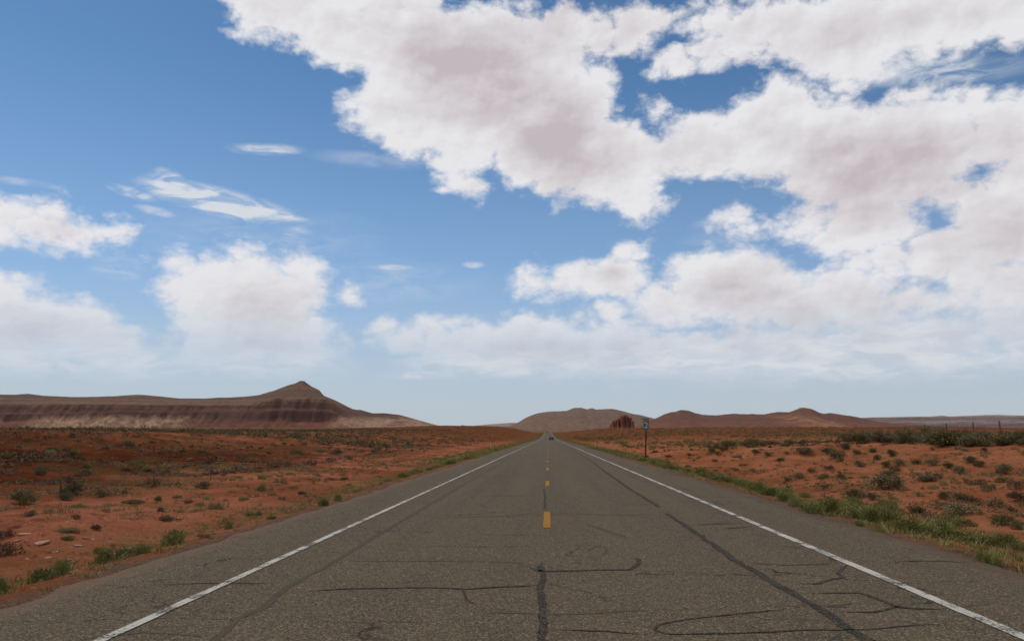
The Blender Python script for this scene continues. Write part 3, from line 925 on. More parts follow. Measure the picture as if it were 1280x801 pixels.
m_far = rock_mat('far pale slopes', [(0, (0.26, 0.15, 0.12)), (60, (0.3, 0.2, 0.17)), (120, (0.34, 0.24, 0.21)), (160, (0.32, 0.24, 0.21))], noise_z=60, hs=0.3, bump=15)
heightfield('hills', -2200, 900, 7500, 10600, 160, 90, far_left_fn, m_far, 'faint pale pink slopes far away left of the road end')
TSKY = [(960, 536), (1000, 529), (1060, 523.5), (1080, 522.5), (1110, 522), (1150, 521.5), (1163, 520.3), (1172, 521.5), (1200, 520.5), (1215, 519.8), (1230, 519.5), (1260, 520.5), (1300, 519.5), (1420, 521), (1500, 530)]


def table_fn(X, Y):
    crest = skyline(X, Y, 8600.0, TSKY)
    w = 500 * (fbm(X / 900.0, X * 0, 131, 3) - 0.5) + 160 * fbm(X / 200.0, Y / 900.0, 133, 3, ridged=True)
    s_ = Y - 6400 - w
    st_ = 0.30 * sstep(0, 300, s_) + 0.12 * np.clip((s_ - 300) / 700, 0, 1) + 0.28 * sstep(950, 1150, s_) + 0.12 * np.clip((s_ - 1150) / 600, 0, 1) + 0.18 * sstep(1700, 1900, s_)
    return crest * st_ * (1 - np.clip((Y - 9000) / 1600.0, 0, 1) ** 2)


m_table = rock_mat('banded tableland', [(0, (0.2, 0.13, 0.11)), (60, (0.17, 0.1, 0.095)), (110, (0.16, 0.1, 0.095)), (130, (0.36, 0.27, 0.22)), (155, (0.18, 0.12, 0.11)), (180, (0.17, 0.115, 0.105)), (205, (0.42, 0.3, 0.23)), (240, (0.36, 0.25, 0.19))], noise_z=26, hs=0.4, veg=0.2, bump=12)
heightfield('tableland', 2300, 7200, 6000, 10600, 260, 160, table_fn, m_table, 'distant low tableland in violet and cream bands at right')

# ---------------------------------------------------------------- plants
def leaf_mat(name, c1, c2, trans=0.15):
    m, g, b = new_mat(name)
    n = g.noise(g.node('ShaderNodeTexCoord').outputs['Object'], 3.2, 3)
    ri = g.node('ShaderNodeNewGeometry').outputs['Random Per Island']
    oi = g.node('ShaderNodeObjectInfo').outputs['Random']
    f = g.m('ADD', g.m('MULTIPLY', n, 0.45), g.m('ADD', g.m('MULTIPLY', ri, 0.4), g.m('MULTIPLY', oi, 0.35)))
    g.put(b.inputs['Base Color'], g.mix(g.ramp(f, 0.25, 0.95), c1, c2))
    b.inputs['Roughness'].default_value = 0.85
    b.inputs['Specular IOR Level'].default_value = 0.15
    return m


m_sage = leaf_mat('sage leaves', (0.060, 0.046, 0.020), (0.20, 0.160, 0.085))
m_olive = leaf_mat('olive leaves', (0.052, 0.048, 0.016), (0.165, 0.145, 0.056))
m_brown = leaf_mat('dead brush', (0.055, 0.029, 0.016), (0.17, 0.095, 0.055))
m_green = leaf_mat('green weeds', (0.080, 0.088, 0.022), (0.25, 0.240, 0.085))
m_straw = leaf_mat('dry straw', (0.13, 0.098, 0.042), (0.30, 0.235, 0.115))
m_twig = plain('twigs', (0.075, 0.052, 0.036), 0.9)


def leaf_cloud(rs, n, w, h, leaf, clumps, up=0.35):
    """n small faces gathered in clumps over a low dome w wide and h high"""
    cc = []
    for k in range(clumps):
        a, r = rs.uniform(0, 2 * math.pi), math.sqrt(rs.uniform(0, 1)) * 0.40 * w
        zz = h * rs.uniform(0.25, 0.80) * math.sqrt(max(0.05, 1 - (r / (0.55 * w)) ** 2))
        cc.append((r * math.cos(a), r * math.sin(a), zz, rs.uniform(0.12, 0.23) * w))
    cc = np.array(cc)
    ci = rs.integers(0, clumps, n)
    d = rs.normal(0, 1, (n, 3))
    d /= np.linalg.norm(d, axis=1)[:, None]
    rad = cc[ci, 3] * rs.uniform(0.35, 1.05, n) ** 0.6
    p = cc[ci, :3] + d * rad[:, None] * np.array([1, 1, 0.85])
    p[:, 2] = np.abs(p[:, 2]) + 0.01
    t = rs.normal(0, 1, (n, 3)) + d * 0.8
    t[:, 2] += up * 2
    t /= np.linalg.norm(t, axis=1)[:, None]
    s_ = np.cross(t, rs.normal(0, 1, (n, 3)))
    s_ /= np.linalg.norm(s_, axis=1)[:, None] + 1e-9
    L = leaf * rs.uniform(0.6, 1.5, n)[:, None]
    W = L * 0.42
    v = np.stack([p - s_ * W * 0.5, p + s_ * W * 0.5, p + t * L + s_ * W * 0.15, p + t * L - s_ * W * 0.15], 1)
    return v.reshape(-1, 3), np.arange(4 * n).reshape(n, 4)


def blades(rs, n, w, h, bw, lean=0.5):
    """n grass blades, each two faces, springing from a tuft"""
    a, r = rs.uniform(0, 2 * math.pi, n), np.sqrt(rs.uniform(0, 1, n)) * w * 0.5
    p0 = np.stack([r * np.cos(a), r * np.sin(a), np.full(n, -0.02)], 1)
    a2 = a + rs.normal(0, 0.9, n)
    ln = rs.uniform(0.1, 1.0, n) * lean
    H = h * rs.uniform(0.45, 1.0, n) * (1 - 0.45 * (r / (w * 0.5)) ** 2)
    out = np.stack([np.cos(a2), np.sin(a2), np.zeros(n)], 1)
    p1 = p0 + out * (ln * H * 0.35)[:, None] + np.array([0, 0, 1]) * (H * 0.6)[:, None]
    p2 = p0 + out * (ln * H * 1.05)[:, None] + np.array([0, 0, 1]) * H[:, None]
    b_ = rs.uniform(0, math.pi, n)
    sdv = np.stack([np.cos(b_), np.sin(b_), np.zeros(n)], 1) * bw
    v = np.stack([p0 - sdv, p0 + sdv, p1 + sdv * 0.8, p1 - sdv * 0.8, p2 + sdv * 0.15, p2 - sdv * 0.15], 1).reshape(-1, 3)
    i = np.arange(n)[:, None] * 6
    f = np.concatenate([i + np.array([[0, 1, 2, 3]]), i + np.array([[3, 2, 4, 5]])], 1).reshape(-1, 4)
    return v, f


def twigs(rs, n, w, h, th=0.006):
    return blades(rs, n, w * 0.25, h, th, lean=1.1)


PROTO = {}


def make_proto(kind, v_, seed):
    rs = np.random.default_rng(seed)
    if kind == 'sage_shrub':
        lv, lf = leaf_cloud(rs, 1500, 1.0, 0.60, 0.06, 24)
        tv, tf = twigs(rs, 26, 1.0, 0.55)
        mats = [m_sage if v_ % 2 == 0 else m_olive, m_twig]
    elif kind == 'brown_shrub':
        lv, lf = leaf_cloud(rs, 900, 1.0, 0.5, 0.055, 18)
        tv, tf = twigs(rs, 44, 1.0, 0.55)
        mats = [m_brown, m_twig]
    elif kind == 'green_weed':
        lv, lf = leaf_cloud(rs, 750, 0.85, 0.46, 0.06, 18, up=0.9)
        tv, tf = blades(rs, 190, 0.75, 0.66, 0.006, 0.75)
        mats = [m_green, m_green]
    else:
        lv, lf = blades(rs, 120, 0.55, 0.42, 0.006, 0.9)
        tv, tf = blades(rs, 50, 0.4, 0.55, 0.005, 0.6)
        mats = [m_straw, m_straw]
    v = np.concatenate([lv, tv])
    f = np.concatenate([lf, tf + len(lv)])
    mi = np.concatenate([np.zeros(len(lf)), np.ones(len(tf))])
    o = link_mesh(kind, v, f, mats, mat_idx=mi)
    me = o.data
    bpy.data.objects.remove(o)
    return me


for kind in ('sage_shrub', 'brown_shrub', 'green_weed', 'straw_tuft'):
    PROTO[kind] = [make_proto(kind, i, 900 + i + 20 * len(kind)) for i in range(5)]


def plant(kind, x, y, w, h=None, label=None, cat=None, group=None):
    me = PROTO[kind][int(rng.integers(0, 5))]
    o = bpy.data.objects.new(kind, me)
    COL.objects.link(o)
    z = float(ground_z(x, y))
    sc = w
    o.scale = (sc * rng.uniform(0.85, 1.15), sc * rng.uniform(0.85, 1.15), (h if h else w) * rng.uniform(0.9, 1.1))
    o.rotation_euler = (0, 0, rng.uniform(0, 6.28))
    o.location = (x, y, z - 0.02)
    return tag(o, label, cat, group)


# ---- plants read off the photograph: base pixel, width in pixels, kind
def from_photo(lst, **kw):
    for it in lst:
        px, py, wpx, kind = it[:4]
        x, y, z = on_ground(px, py)
        hf = it[4] if len(it) > 4 else None
        w = wpx * y / FPX
        plant(kind, x, y, w, (hf * y / FPX / 0.55) if hf else None, **kw)


def one(px, py, wpx, kind, hpx, label, cat):
    x, y, z = on_ground(px, py)
    w = wpx * y / FPX
    plant(kind, x, y, w, hpx * y / FPX / 0.55, label, cat)


one(50, 726, 34, 'green_weed', 22, 'dark green weed clump on the grit edge, nearest the left corner of the road', 'weed')
one(76, 719, 30, 'green_weed', 26, 'bushy yellow green weed touching the darker clump left of it at the road edge', 'weed')
one(-2, 742, 26, 'green_weed', 30, 'green weed cut off by the left border of the view', 'weed')
one(132, 702, 34, 'green_weed', 20, 'squat green weed beside a pale flat stone left of the road', 'weed')
one(154, 698, 20, 'green_weed', 24, 'upright narrow green weed between two squat clumps left of the road', 'weed')
one(175, 692, 36, 'green_weed', 19, 'wide green weed in front of the white pebble left of the road', 'weed')
one(216, 681, 34, 'green_weed', 25, 'round upright green weed standing alone by the cracked left shoulder', 'weed')
one(285, 662, 16, 'green_weed', 13, 'small round green weed at the left pavement edge past the cracked shoulder', 'weed')
one(256, 672, 16, 'brown_shrub', 7, 'small dark shrub on the left pavement edge behind the round green weed', 'shrub')
one(8, 694, 44, 'brown_shrub', 22, 'purple brown dead brush on red dirt, larger of the two at far left', 'dead brush')
one(2, 672, 30, 'brown_shrub', 14, 'purple brown dead brush on red dirt, smaller of the two at far left', 'dead brush')
one(404, 632, 17, 'green_weed', 13, 'bright green weed on the left road edge, nearer of a close pair', 'weed')
one(422, 626, 15, 'green_weed', 12, 'bright green weed on the left road edge, farther of a close pair', 'weed')
one(1036, 641, 32, 'green_weed', 22, 'brightest rounded green weed beside the right road edge', 'weed')
one(1098, 668, 21, 'green_weed', 14, 'dark low green weed growing alone on the gritty right pavement edge', 'weed')
one(1236, 708, 36, 'green_weed', 20, 'thin green weed growing by the shoulder crack at right', 'weed')
one(1108, 612, 46, 'sage_shrub', 17, 'widest grey olive shrub halfway up the right red slope', 'shrub')
one(1202, 643, 42, 'sage_shrub', 13, 'long flat olive shrub at the foot of the right slope behind the green weeds', 'shrub')
one(1186, 556, 46, 'sage_shrub', 15, 'largest dark green shrub on the crest of the right bank', 'shrub')

SAGE_L = [(90, 618, 30, 'sage_shrub'), (29, 630, 32, 'sage_shrub'), (37, 645, 17, 'sage_shrub'), (83, 625, 18, 'sage_shrub'), (126, 620, 18, 'sage_shrub'), (253, 611, 18, 'sage_shrub', 9),
          (132, 639, 26, 'straw_tuft'), (164, 629, 32, 'sage_shrub', 6), (198, 626, 12, 'sage_shrub'), (205, 650, 24, 'sage_shrub', 8), (118, 662, 16, 'sage_shrub', 8), (82, 665, 32, 'sage_shrub', 5),
          (83, 675, 20, 'green_weed', 7), (125, 691, 17, 'sage_shrub', 8), (250, 632, 22, 'straw_tuft'), (67, 604, 24, 'brown_shrub', 8), (155, 617, 11, 'brown_shrub'), (201, 639, 11, 'sage_shrub'),
          (313, 644, 15, 'green_weed', 7), (6, 573, 14, 'sage_shrub'), (92, 571, 16, 'sage_shrub'), (13, 591, 24, 'brown_shrub', 8), (100, 595, 20, 'brown_shrub', 8), (52, 587, 22, 'brown_shrub', 6),
          (161, 559, 16, 'sage_shrub'), (184, 589, 14, 'sage_shrub', 5), (201, 594, 14, 'brown_shrub', 6), (35, 553, 12, 'sage_shrub'), (352, 624, 18, 'straw_tuft'), (386, 632, 16, 'straw_tuft'),
          (378, 618, 14, 'sage_shrub', 5), (430, 600, 12, 'sage_shrub', 4), (420, 568, 14, 'sage_shrub'), (375, 568, 14, 'brown_shrub', 6), (415, 600, 18, 'brown_shrub', 4), (437, 574, 9, 'sage_shrub'),
          (339, 649, 14, 'green_weed', 8), (323, 644, 11, 'green_weed', 7), (60, 640, 22, 'straw_tuft'), (20, 660, 18, 'brown_shrub', 6), (300, 655, 10, 'straw_tuft'), (225, 640, 16, 'straw_tuft'),
          (95, 648, 14, 'brown_shrub', 7), (236, 628, 14, 'sage_shrub', 5), (270, 640, 12, 'straw_tuft'), (282, 626, 14, 'straw_tuft'), (305, 625, 16, 'green_weed', 6), (325, 632, 14, 'straw_tuft')]
SAGE_R = [(1070, 622, 24, 'sage_shrub', 11), (1090, 624, 19, 'sage_shrub', 9), (1112, 598, 22, 'sage_shrub', 9), (1155, 601, 28, 'sage_shrub', 11), (1171, 598, 20, 'brown_shrub', 8), (1180, 606, 20, 'straw_tuft'),
          (1221, 606, 26, 'brown_shrub', 10), (1255, 593, 19, 'sage_shrub', 12), (1272, 611, 24, 'brown_shrub', 15), (1199, 592, 17, 'sage_shrub', 9), (1186, 585, 15, 'sage_shrub', 7), (1167, 582, 18, 'sage_shrub', 9),
          (1144, 580, 17, 'sage_shrub', 7), (1124, 582, 15, 'sage_shrub', 9), (1140, 588, 14, 'straw_tuft'), (1107, 583, 13, 'sage_shrub', 6), (1074, 583, 17, 'sage_shrub', 9), (1045, 573, 24, 'sage_shrub', 9),
          (1004, 567, 30, 'sage_shrub', 9), (1056, 562, 12, 'sage_shrub', 8), (1037, 568, 20, 'sage_shrub', 9), (1001, 598, 14, 'sage_shrub', 8), (1014, 591, 13, 'brown_shrub', 6), (1035, 587, 14, 'brown_shrub', 6),
          (1052, 598, 13, 'sage_shrub', 6), (1059, 608, 14, 'straw_tuft'), (1030, 610, 11, 'brown_shrub', 6), (986, 611, 12, 'brown_shrub', 6), (985, 601, 11, 'brown_shrub', 5), (1181, 624, 15, 'sage_shrub', 11),
          (1202, 627, 25, 'sage_shrub', 12), (1220, 629, 16, 'brown_shrub', 11), (1242, 632, 20, 'brown_shrub', 10), (1262, 638, 12, 'sage_shrub', 7), (1270, 626, 22, 'sage_shrub', 12), (1232, 614, 20, 'straw_tuft'),
          (1251, 603, 13, 'sage_shrub', 6), (1150, 621, 18, 'straw_tuft'), (1165, 612, 20, 'straw_tuft'), (1132, 613, 18, 'straw_tuft'), (1117, 624, 17, 'straw_tuft'), (1215, 578, 15, 'sage_shrub', 7), (1224, 583, 13, 'sage_shrub', 7),
          (1092, 565, 13, 'sage_shrub', 6), (1115, 570, 15, 'sage_shrub', 8), (1097, 575, 11, 'sage_shrub', 6), (1071, 568, 11, 'sage_shrub', 6), (1145, 641, 26, 'sage_shrub', 11), (1254, 656, 26, 'sage_shrub', 14),
          (1274, 662, 20, 'sage_shrub', 12), (1210, 657, 24, 'sage_shrub', 9), (1167, 649, 24, 'straw_tuft'), (960, 570, 14, 'sage_shrub', 5), (975, 576, 10, 'sage_shrub', 4), (945, 566, 12, 'sage_shrub', 5), (930, 582, 14, 'brown_shrub', 4),
          (920, 588, 10, 'brown_shrub', 4), (948, 592, 12, 'straw_tuft'), (875, 572, 12, 'straw_tuft'), (868, 576, 12, 'straw_tuft'), (862, 573, 10, 'straw_tuft'), (905, 578, 10, 'straw_tuft'), (835, 572, 12, 'brown_shrub', 4)]
WEED_R = [(967, 620, 24, 'green_weed', 13), (982, 627, 22, 'green_weed', 13), (995, 633, 26, 'green_weed', 15), (1016, 641, 34, 'green_weed', 17), (1055, 636, 16, 'green_weed', 10), (1088, 653, 30, 'green_weed', 22), (1106, 652, 30, 'green_weed', 21),
          (1112, 639, 26, 'green_weed', 14), (1074, 657, 14, 'green_weed', 9), (1136, 665, 34, 'green_weed', 20), (1158, 669, 38, 'green_weed', 20), (1180, 672, 36, 'green_weed', 16), (1203, 675, 40, 'green_weed', 15), (1226, 680, 40, 'green_weed', 14),
          (1254, 683, 34, 'green_weed', 24), (1160, 686, 18, 'green_weed', 9), (1120, 658, 26, 'green_weed', 11), (1274, 690, 24, 'green_weed', 16), (1040, 652, 16, 'straw_tuft', 8), (1060, 648, 18, 'straw_tuft', 9), (1130, 681, 16, 'straw_tuft', 8),
          (950, 613, 18, 'green_weed', 11), (938, 609, 18, 'green_weed', 10), (925, 605, 18, 'green_weed', 10), (912, 602, 16, 'green_weed', 9), (900, 598, 16, 'green_weed', 9), (888, 595, 15, 'green_weed', 9), (1205, 690, 18, 'straw_tuft', 9), (1262, 700, 20, 'straw_tuft', 10)]


def label_of(kind, place):
    return {'sage_shrub': ('low grey green shrub %s' % place, 'shrub'), 'brown_shrub': ('low brown half dead shrub %s' % place, 'shrub'),
            'green_weed': ('green leafy weed %s' % place, 'weed'), 'straw_tuft': ('tuft of dry yellow grass %s' % place, 'grass tuft')}[kind]


def many(lst, place):
    for it in lst:
        lb, ct = label_of(it[3], place)
        from_photo([it], label=lb, cat=ct, group='%ss %s' % (it[3].replace('_', ' '), place))


many(SAGE_L, 'on the red flat and bank left of the road')
many(SAGE_R, 'on the open orange slope right of the road')
many(WEED_R, 'along the right road edge')


def scatter(kind, n, xr_, yr_, wr, place, cond=None, hr=(0.8, 1.2), pw=1.0):
    lb, ct = label_of(kind, place)
    k = tries = 0
    while k < n and tries < n * 40:
        tries += 1
        y = yr_[0] + (yr_[1] - yr_[0]) * rng.uniform() ** pw
        x = rng.uniform(*xr_) if not callable(xr_) else xr_(y)
        if cond is not None and not cond(x, y):
            continue
        w = rng.uniform(*wr)
        plant(kind, x, y, w, w * rng.uniform(*hr), lb, ct, '%ss %s' % (kind.replace('_', ' '), place))
        k += 1


crest = 'on the crest of the right bank'
CB = ([880, 900, 930, 960, 1000, 1040, 1080, 1120, 1160, 1185, 1200, 1240, 1300], [566, 562, 557, 554, 552, 551, 553, 553, 555, 557, 557, 556, 556])
for k in range(112):
    px = rng.uniform(885, 1290)
    py = np.interp(px, *CB) + rng.uniform(-5, 1.5)
    x, y, z = on_ground(px, py)
    if y > 140:
        continue
    sc_ = np.interp(px, (890, 1000, 1180), (0.55, 0.8, 1.0))
    knd = 'sage_shrub' if k % 8 else 'straw_tuft'
    lb, ct = label_of(knd, crest)
    w = rng.uniform(18, 36) * sc_ * y / FPX
    plant(knd, x, y, w, rng.uniform(7, 15) * sc_ * y / FPX / 0.55, lb, ct, '%ss %s' % (knd.replace('_', ' '), crest))
scatter('sage_shrub', 24, (24.5, 46), (38, 112), (0.8, 1.6), crest, lambda x, y: x > 25 + 4 * vnoise(x * 0, y / 9, 7) and x / y < 0.68 and x / y > 0.2, (0.7, 1.0))
scatter('sage_shrub', 26, (21, 30), (85, 128), (0.6, 1.1), crest, lambda x, y: x / y > 0.19, (0.8, 1.1))
scatter('brown_shrub', 30, (26, 40), (40, 100), (0.6, 1.1), crest, lambda x, y: 0.25 < x / y < 0.68)
scatter('straw_tuft', 30, (24.5, 36), (38, 90), (0.6, 1.1), crest, lambda x, y: 0.25 < x / y < 0.68)
slope = 'on the open orange slope right of the road'
scatter('brown_shrub', 34, (10, 26), (20, 110), (0.25, 0.6), slope, lambda x, y: x / y < 0.64)
scatter('straw_tuft', 70, (9, 26), (18, 110), (0.2, 0.6), slope, lambda x, y: x / y < 0.64)
scatter('sage_shrub', 22, (12, 26), (28, 115), (0.3, 0.7), slope, lambda x, y: x / y < 0.64)
flatl = 'on the red flat and bank left of the road'
scatter('sage_shrub', 55, (-75, -17), (34, 150), (0.45, 1.1), flatl, lambda x, y: -x / y < 0.75, (0.6, 0.95), 1.3)
scatter('brown_shrub', 60, (-70, -15), (32, 140), (0.4, 1.0), flatl, lambda x, y: -x / y < 0.75, (0.6, 0.95), 1.3)
scatter('straw_tuft', 60, (-24, -7.5), (15, 90), (0.3, 0.7), flatl, lambda x, y: -x / y < 0.75 and vnoise(x / 3, y / 5, 3) > 0.45)
scatter('green_weed', 16, (-15, -8), (16, 75), (0.3, 0.6), flatl, lambda x, y: -x / y < 0.75, (0.5, 0.8))
scatter('green_weed', 105, lambda y: R_EDGE + 0.9 + abs(rng.normal(0, 1.3)), (17, 130), (0.45, 0.85), 'along the right road edge', None, (0.7, 1.0), 1.2)
scatter('straw_tuft', 70, lambda y: R_EDGE + 0.7 + abs(rng.normal(0, 1.4)), (11, 110), (0.25, 0.6), 'along the right road edge', None, (0.8, 1.0), 1.2)
scatter('green_weed', 60, lambda y: L_EDGE - 0.9 - abs(rng.normal(0, 0.8)), (32, 140), (0.4, 0.75), 'along the left road edge', None, (0.6, 0.9), 1.1)
scatter('straw_tuft', 40, lambda y: L_EDGE - 0.7 - abs(rng.normal(0, 1.0)), (18, 120), (0.3, 0.6), 'along the left road edge', None, (0.7, 0.95), 1.2)


# ---- the masses nobody could count
m_tan = leaf_mat('tan scrub', (0.075, 0.052, 0.024), (0.24, 0.175, 0.085))
m_verge = leaf_mat('verge grass', (0.085, 0.092, 0.018), (0.25, 0.215, 0.075))
def mass(name, n, place_fn, proto_fn, mats, label, cat, nproto=6):
    protos = [proto_fn(np.random.default_rng(5000 + i + len(name))) for i in range(nproto)]
    V, F, off = [], [], 0
    pts = place_fn(n)
    zs = ground_z(pts[:, 0], pts[:, 1])
    for (x, y, w, h), z in zip(pts, zs):
        v, f = protos[int(rng.integers(0, nproto))]
        a = rng.uniform(0, 6.28)
        c, s_ = math.cos(a), math.sin(a)
        vv = np.stack([(v[:, 0] * c - v[:, 1] * s_) * w + x, (v[:, 0] * s_ + v[:, 1] * c) * w + y, v[:, 2] * h + z - 0.02], 1)
        V.append(vv)
        F.append(f + off)
        off += len(v)
    o = link_mesh(name, np.concatenate(V), np.concatenate(F), mats)
    return tag(o, label, cat, None, 'stuff')


def wedge(n, ymin, ymax, fx, wr, hr):
    """random spots: y log spaced, x from fx(y, u)"""
    y = np.exp(rng.uniform(math.log(ymin), math.log(ymax), n))
    x = fx(y, rng.uniform(0, 1, n))
    w = rng.uniform(*wr, n)
    return np.stack([x, y, w, w * rng.uniform(*hr, n)], 1)


def thin(p, scale, cut, seed):
    return p[fbm(p[:, 0] / scale, p[:, 1] / scale, seed, 3) > cut]


mass('desert_scrub', 6000, lambda n: thin(np.concatenate([
    wedge(n // 2, 26, 120, lambda y, u_: -9 - u_ * (y * 0.68), (0.12, 0.45), (0.55, 0.9)),
    wedge(n // 2, 20, 120, lambda y, u_: 9.5 + u_ * (y * 0.58), (0.12, 0.42), (0.55, 0.9))]), 4.0, 0.47, 87),
    lambda rs: leaf_cloud(rs, 60, 1.0, 0.6, 0.14, 9), m_tan, 'small tan and olive scrub sprinkled over the nearer red dirt', 'scrub')
mass('desert_scrub', 8600, lambda n: thin(np.concatenate([
    wedge(n // 2, 110, 900, lambda y, u_: -22 - u_ * (y * 0.72 - 10), (0.7, 1.7), (0.6, 0.9)),
    wedge(n // 4, 34, 150, lambda y, u_: -16 - u_ * (y * 0.8), (0.15, 0.55), (0.6, 0.9)),
    wedge(n // 4, 330, 1300, lambda y, u_: -40 - u_ * y * 0.7, (1.2, 2.6), (0.5, 0.8))]), 30, 0.42, 61),
    lambda rs: leaf_cloud(rs, 46, 1.0, 0.6, 0.17, 8), m_sage, 'grey green desert scrub spreading over the far left plain', 'scrub')
mass('desert_scrub', 6400, lambda n: thin(np.concatenate([
    wedge(n // 2, 130, 900, lambda y, u_: 14 + u_ * (y * 0.66), (0.7, 1.6), (0.6, 0.9)),
    wedge(n // 4, 60, 200, lambda y, u_: 34 + u_ * y * 0.45, (0.6, 1.4), (0.6, 0.9)),
    wedge(n // 2, 300, 1000, lambda y, u_: 14 + u_ * (y * 0.5), (0.9, 2.4), (0.6, 0.95)),
    wedge(n // 4, 20, 130, lambda y, u_: 9 + u_ * 19, (0.10, 0.40), (0.6, 0.9))]), 30, 0.40, 67),
    lambda rs: leaf_cloud(rs, 46, 1.0, 0.6, 0.17, 8), m_olive, 'dull olive desert scrub spreading over the far right plain', 'scrub')
mass('dead_brush', 5200, lambda n: thin(np.concatenate([
    wedge(n // 2, 38, 700, lambda y, u_: -16 - u_ * y * 0.7, (0.4, 1.2), (0.5, 0.8)),
    wedge(n // 2, 60, 700, lambda y, u_: 12 + u_ * y * 0.64, (0.3, 0.9), (0.5, 0.8))]), 20, 0.45, 71),
    lambda rs: leaf_cloud(rs, 40, 1.0, 0.55, 0.16, 7), m_brown, 'small brown dead brush dotted across both red plains', 'brush')
mass('grass', 5200, lambda n: np.concatenate([
    wedge(n // 3, 60, 1100, lambda y, u_: R_EDGE + 0.7 + u_ ** 1.5 * (2.6 + y * 0.006), (0.5, 1.0), (0.55, 0.8)),
    wedge(n // 3, 60, 1100, lambda y, u_: L_EDGE - 0.6 - u_ ** 1.5 * (3.4 + y * 0.008), (0.5, 1.0), (0.5, 0.75)),
    wedge(n // 4, 8, 70, lambda y, u_: R_EDGE + 0.35 + u_ * 3.4, (0.14, 0.42), (0.5, 0.9)),
    wedge(n // 6, 9, 70, lambda y, u_: L_EDGE - 0.35 - u_ * 2.6, (0.10, 0.3), (0.4, 0.8))]),
    lambda rs: blades(rs, 30, 0.9, 0.55, 0.02, 0.8), m_verge, 'green and yellow grass growing along both road edges', 'grass')
mass('dry_grass', 7500, lambda n: thin(np.concatenate([
    wedge(n // 2, 11, 130, lambda y, u_: L_EDGE - 0.6 - u_ * (10 + y * 0.12), (0.14, 0.5), (0.5, 0.9)),
    wedge(n // 2, 45, 400, lambda y, u_: L_EDGE - 1.2 - u_ * (9 + 0.45 * y), (0.35, 0.9), (0.4, 0.7)),
    wedge(n // 3, 12, 120, lambda y, u_: R_EDGE + 0.5 + u_ ** 1.6 * 17, (0.12, 0.38), (0.5, 0.9))]), 3.5, 0.46, 73),
    lambda rs: blades(rs, 22, 0.9, 0.55, 0.016, 0.9), m_straw, 'thin dry yellow grass on the red dirt by the road', 'grass')

m_grit = plain('grit stones', (0.17, 0.115, 0.085), 0.9, 0, 0.55, 0.7)


def stone(rs):
    v = np.array([(1, 0, 0), (0, 1, 0), (-1, 0, 0), (0, -1, 0), (0, 0, .7), (.7, .7, .1), (-.7, .7, .05), (-.7, -.7, .1), (.7, -.7, .05)], float)
    v = v * rs.uniform(0.7, 1.2, (9, 1)) * 0.5
    f = []
    ring = [0, 5, 1, 6, 2, 7, 3, 8]
    for i in range(8):
        f.append((ring[i], ring[(i + 1) % 8], 4, 4))
    return v, np.array(f)


def tri_stone(rs):
    v, f = stone(rs)
    return v, f[:, :3]


m_redgrit = plain('red soil stones', (0.15, 0.058, 0.034), 0.95, 0, 0.6, 0.9)
mass('gravel', 13000, lambda n: thin(np.concatenate([
    wedge(n // 2, 9, 75, lambda y, u_: L_EDGE - 0.8 - u_ * (3 + y * 0.6), (0.03, 0.16), (0.4, 0.9)),
    wedge(n // 2, 9, 75, lambda y, u_: R_EDGE + 0.8 + u_ * (3 + y * 0.55), (0.03, 0.15), (0.4, 0.9))]), 2.6, 0.47, 77),
    lambda rs: tri_stone(rs), m_redgrit, 'red stones and clods strewn over the bare dirt', 'gravel')
mass('dead_brush', 5200, lambda n: thin(np.concatenate([
    wedge(n // 2, 10, 80, lambda y, u_: L_EDGE - 1.2 - u_ * (3 + y * 0.62), (0.10, 0.34), (0.4, 0.8)),
    wedge(n // 2, 11, 80, lambda y, u_: R_EDGE + 1.5 + u_ * (3 + y * 0.55), (0.10, 0.34), (0.4, 0.8))]), 3.0, 0.46, 79),
    lambda rs: blades(rs, 22, 0.8, 0.5, 0.012, 1.4), m_brown, 'dry brown stalks and twigs littering the red dirt', 'brush')
mass('gravel', 6500, lambda n: np.concatenate([
    wedge(n // 2, 5, 45, lambda y, u_: L_EDGE + 0.1 - np.abs(rng.normal(0, 0.5, len(y))), (0.012, 0.05), (0.5, 1.0)),
    wedge(n // 3, 6, 45, lambda y, u_: R_EDGE - 0.1 + np.abs(rng.normal(0, 0.5, len(y))), (0.012, 0.05), (0.5, 1.0)),
    wedge(n // 6, 9, 45, lambda y, u_: -7 - u_ * 10, (0.03, 0.13), (0.35, 0.8))]),
    tri_stone, m_grit, 'loose grit and pebbles along both edges of the asphalt', 'gravel')

# ---- rocks one can point at
m_prock = plain('pale flat stone', (0.26, 0.135, 0.085), 0.9, 0, 0.3, 2)
m_wrock = plain('white stone', (0.42, 0.33, 0.26), 0.9, 0, 0.2, 2)
m_rrock = plain('dark red rock', (0.085, 0.028, 0.018), 0.95, 0, 0.45, 2)
ROCKS = []
for i in range(5):
    bm = bmesh.new()
    bmesh.ops.create_icosphere(bm, subdivisions=3, radius=0.5)
    for v in bm.verts:
        p = v.co
        n = vnoise(p.x * 3 + i * 7 + 20, p.y * 3 + p.z * 2.3 + 20, 301 + i) + 0.5 * vnoise(p.x * 8 + 50, p.y * 8 + p.z * 7 + 50, 311 + i)
        v.co = p * float(0.65 + 0.5 * n)
        v.co.x = math.copysign(min(abs(v.co.x), 0.40 + 0.04 * i), v.co.x)
        v.co.z = min(v.co.z, 0.26)
    ROCKS.append(bm)
RM = {}
for key, mat in (('pale', m_prock), ('white', m_wrock), ('red', m_rrock)):
    for i, bm in enumerate(ROCKS):
        me = bpy.data.meshes.new('rock')
        bm.to_mesh(me)
        me.materials.append(mat)
        RM[key, i] = me


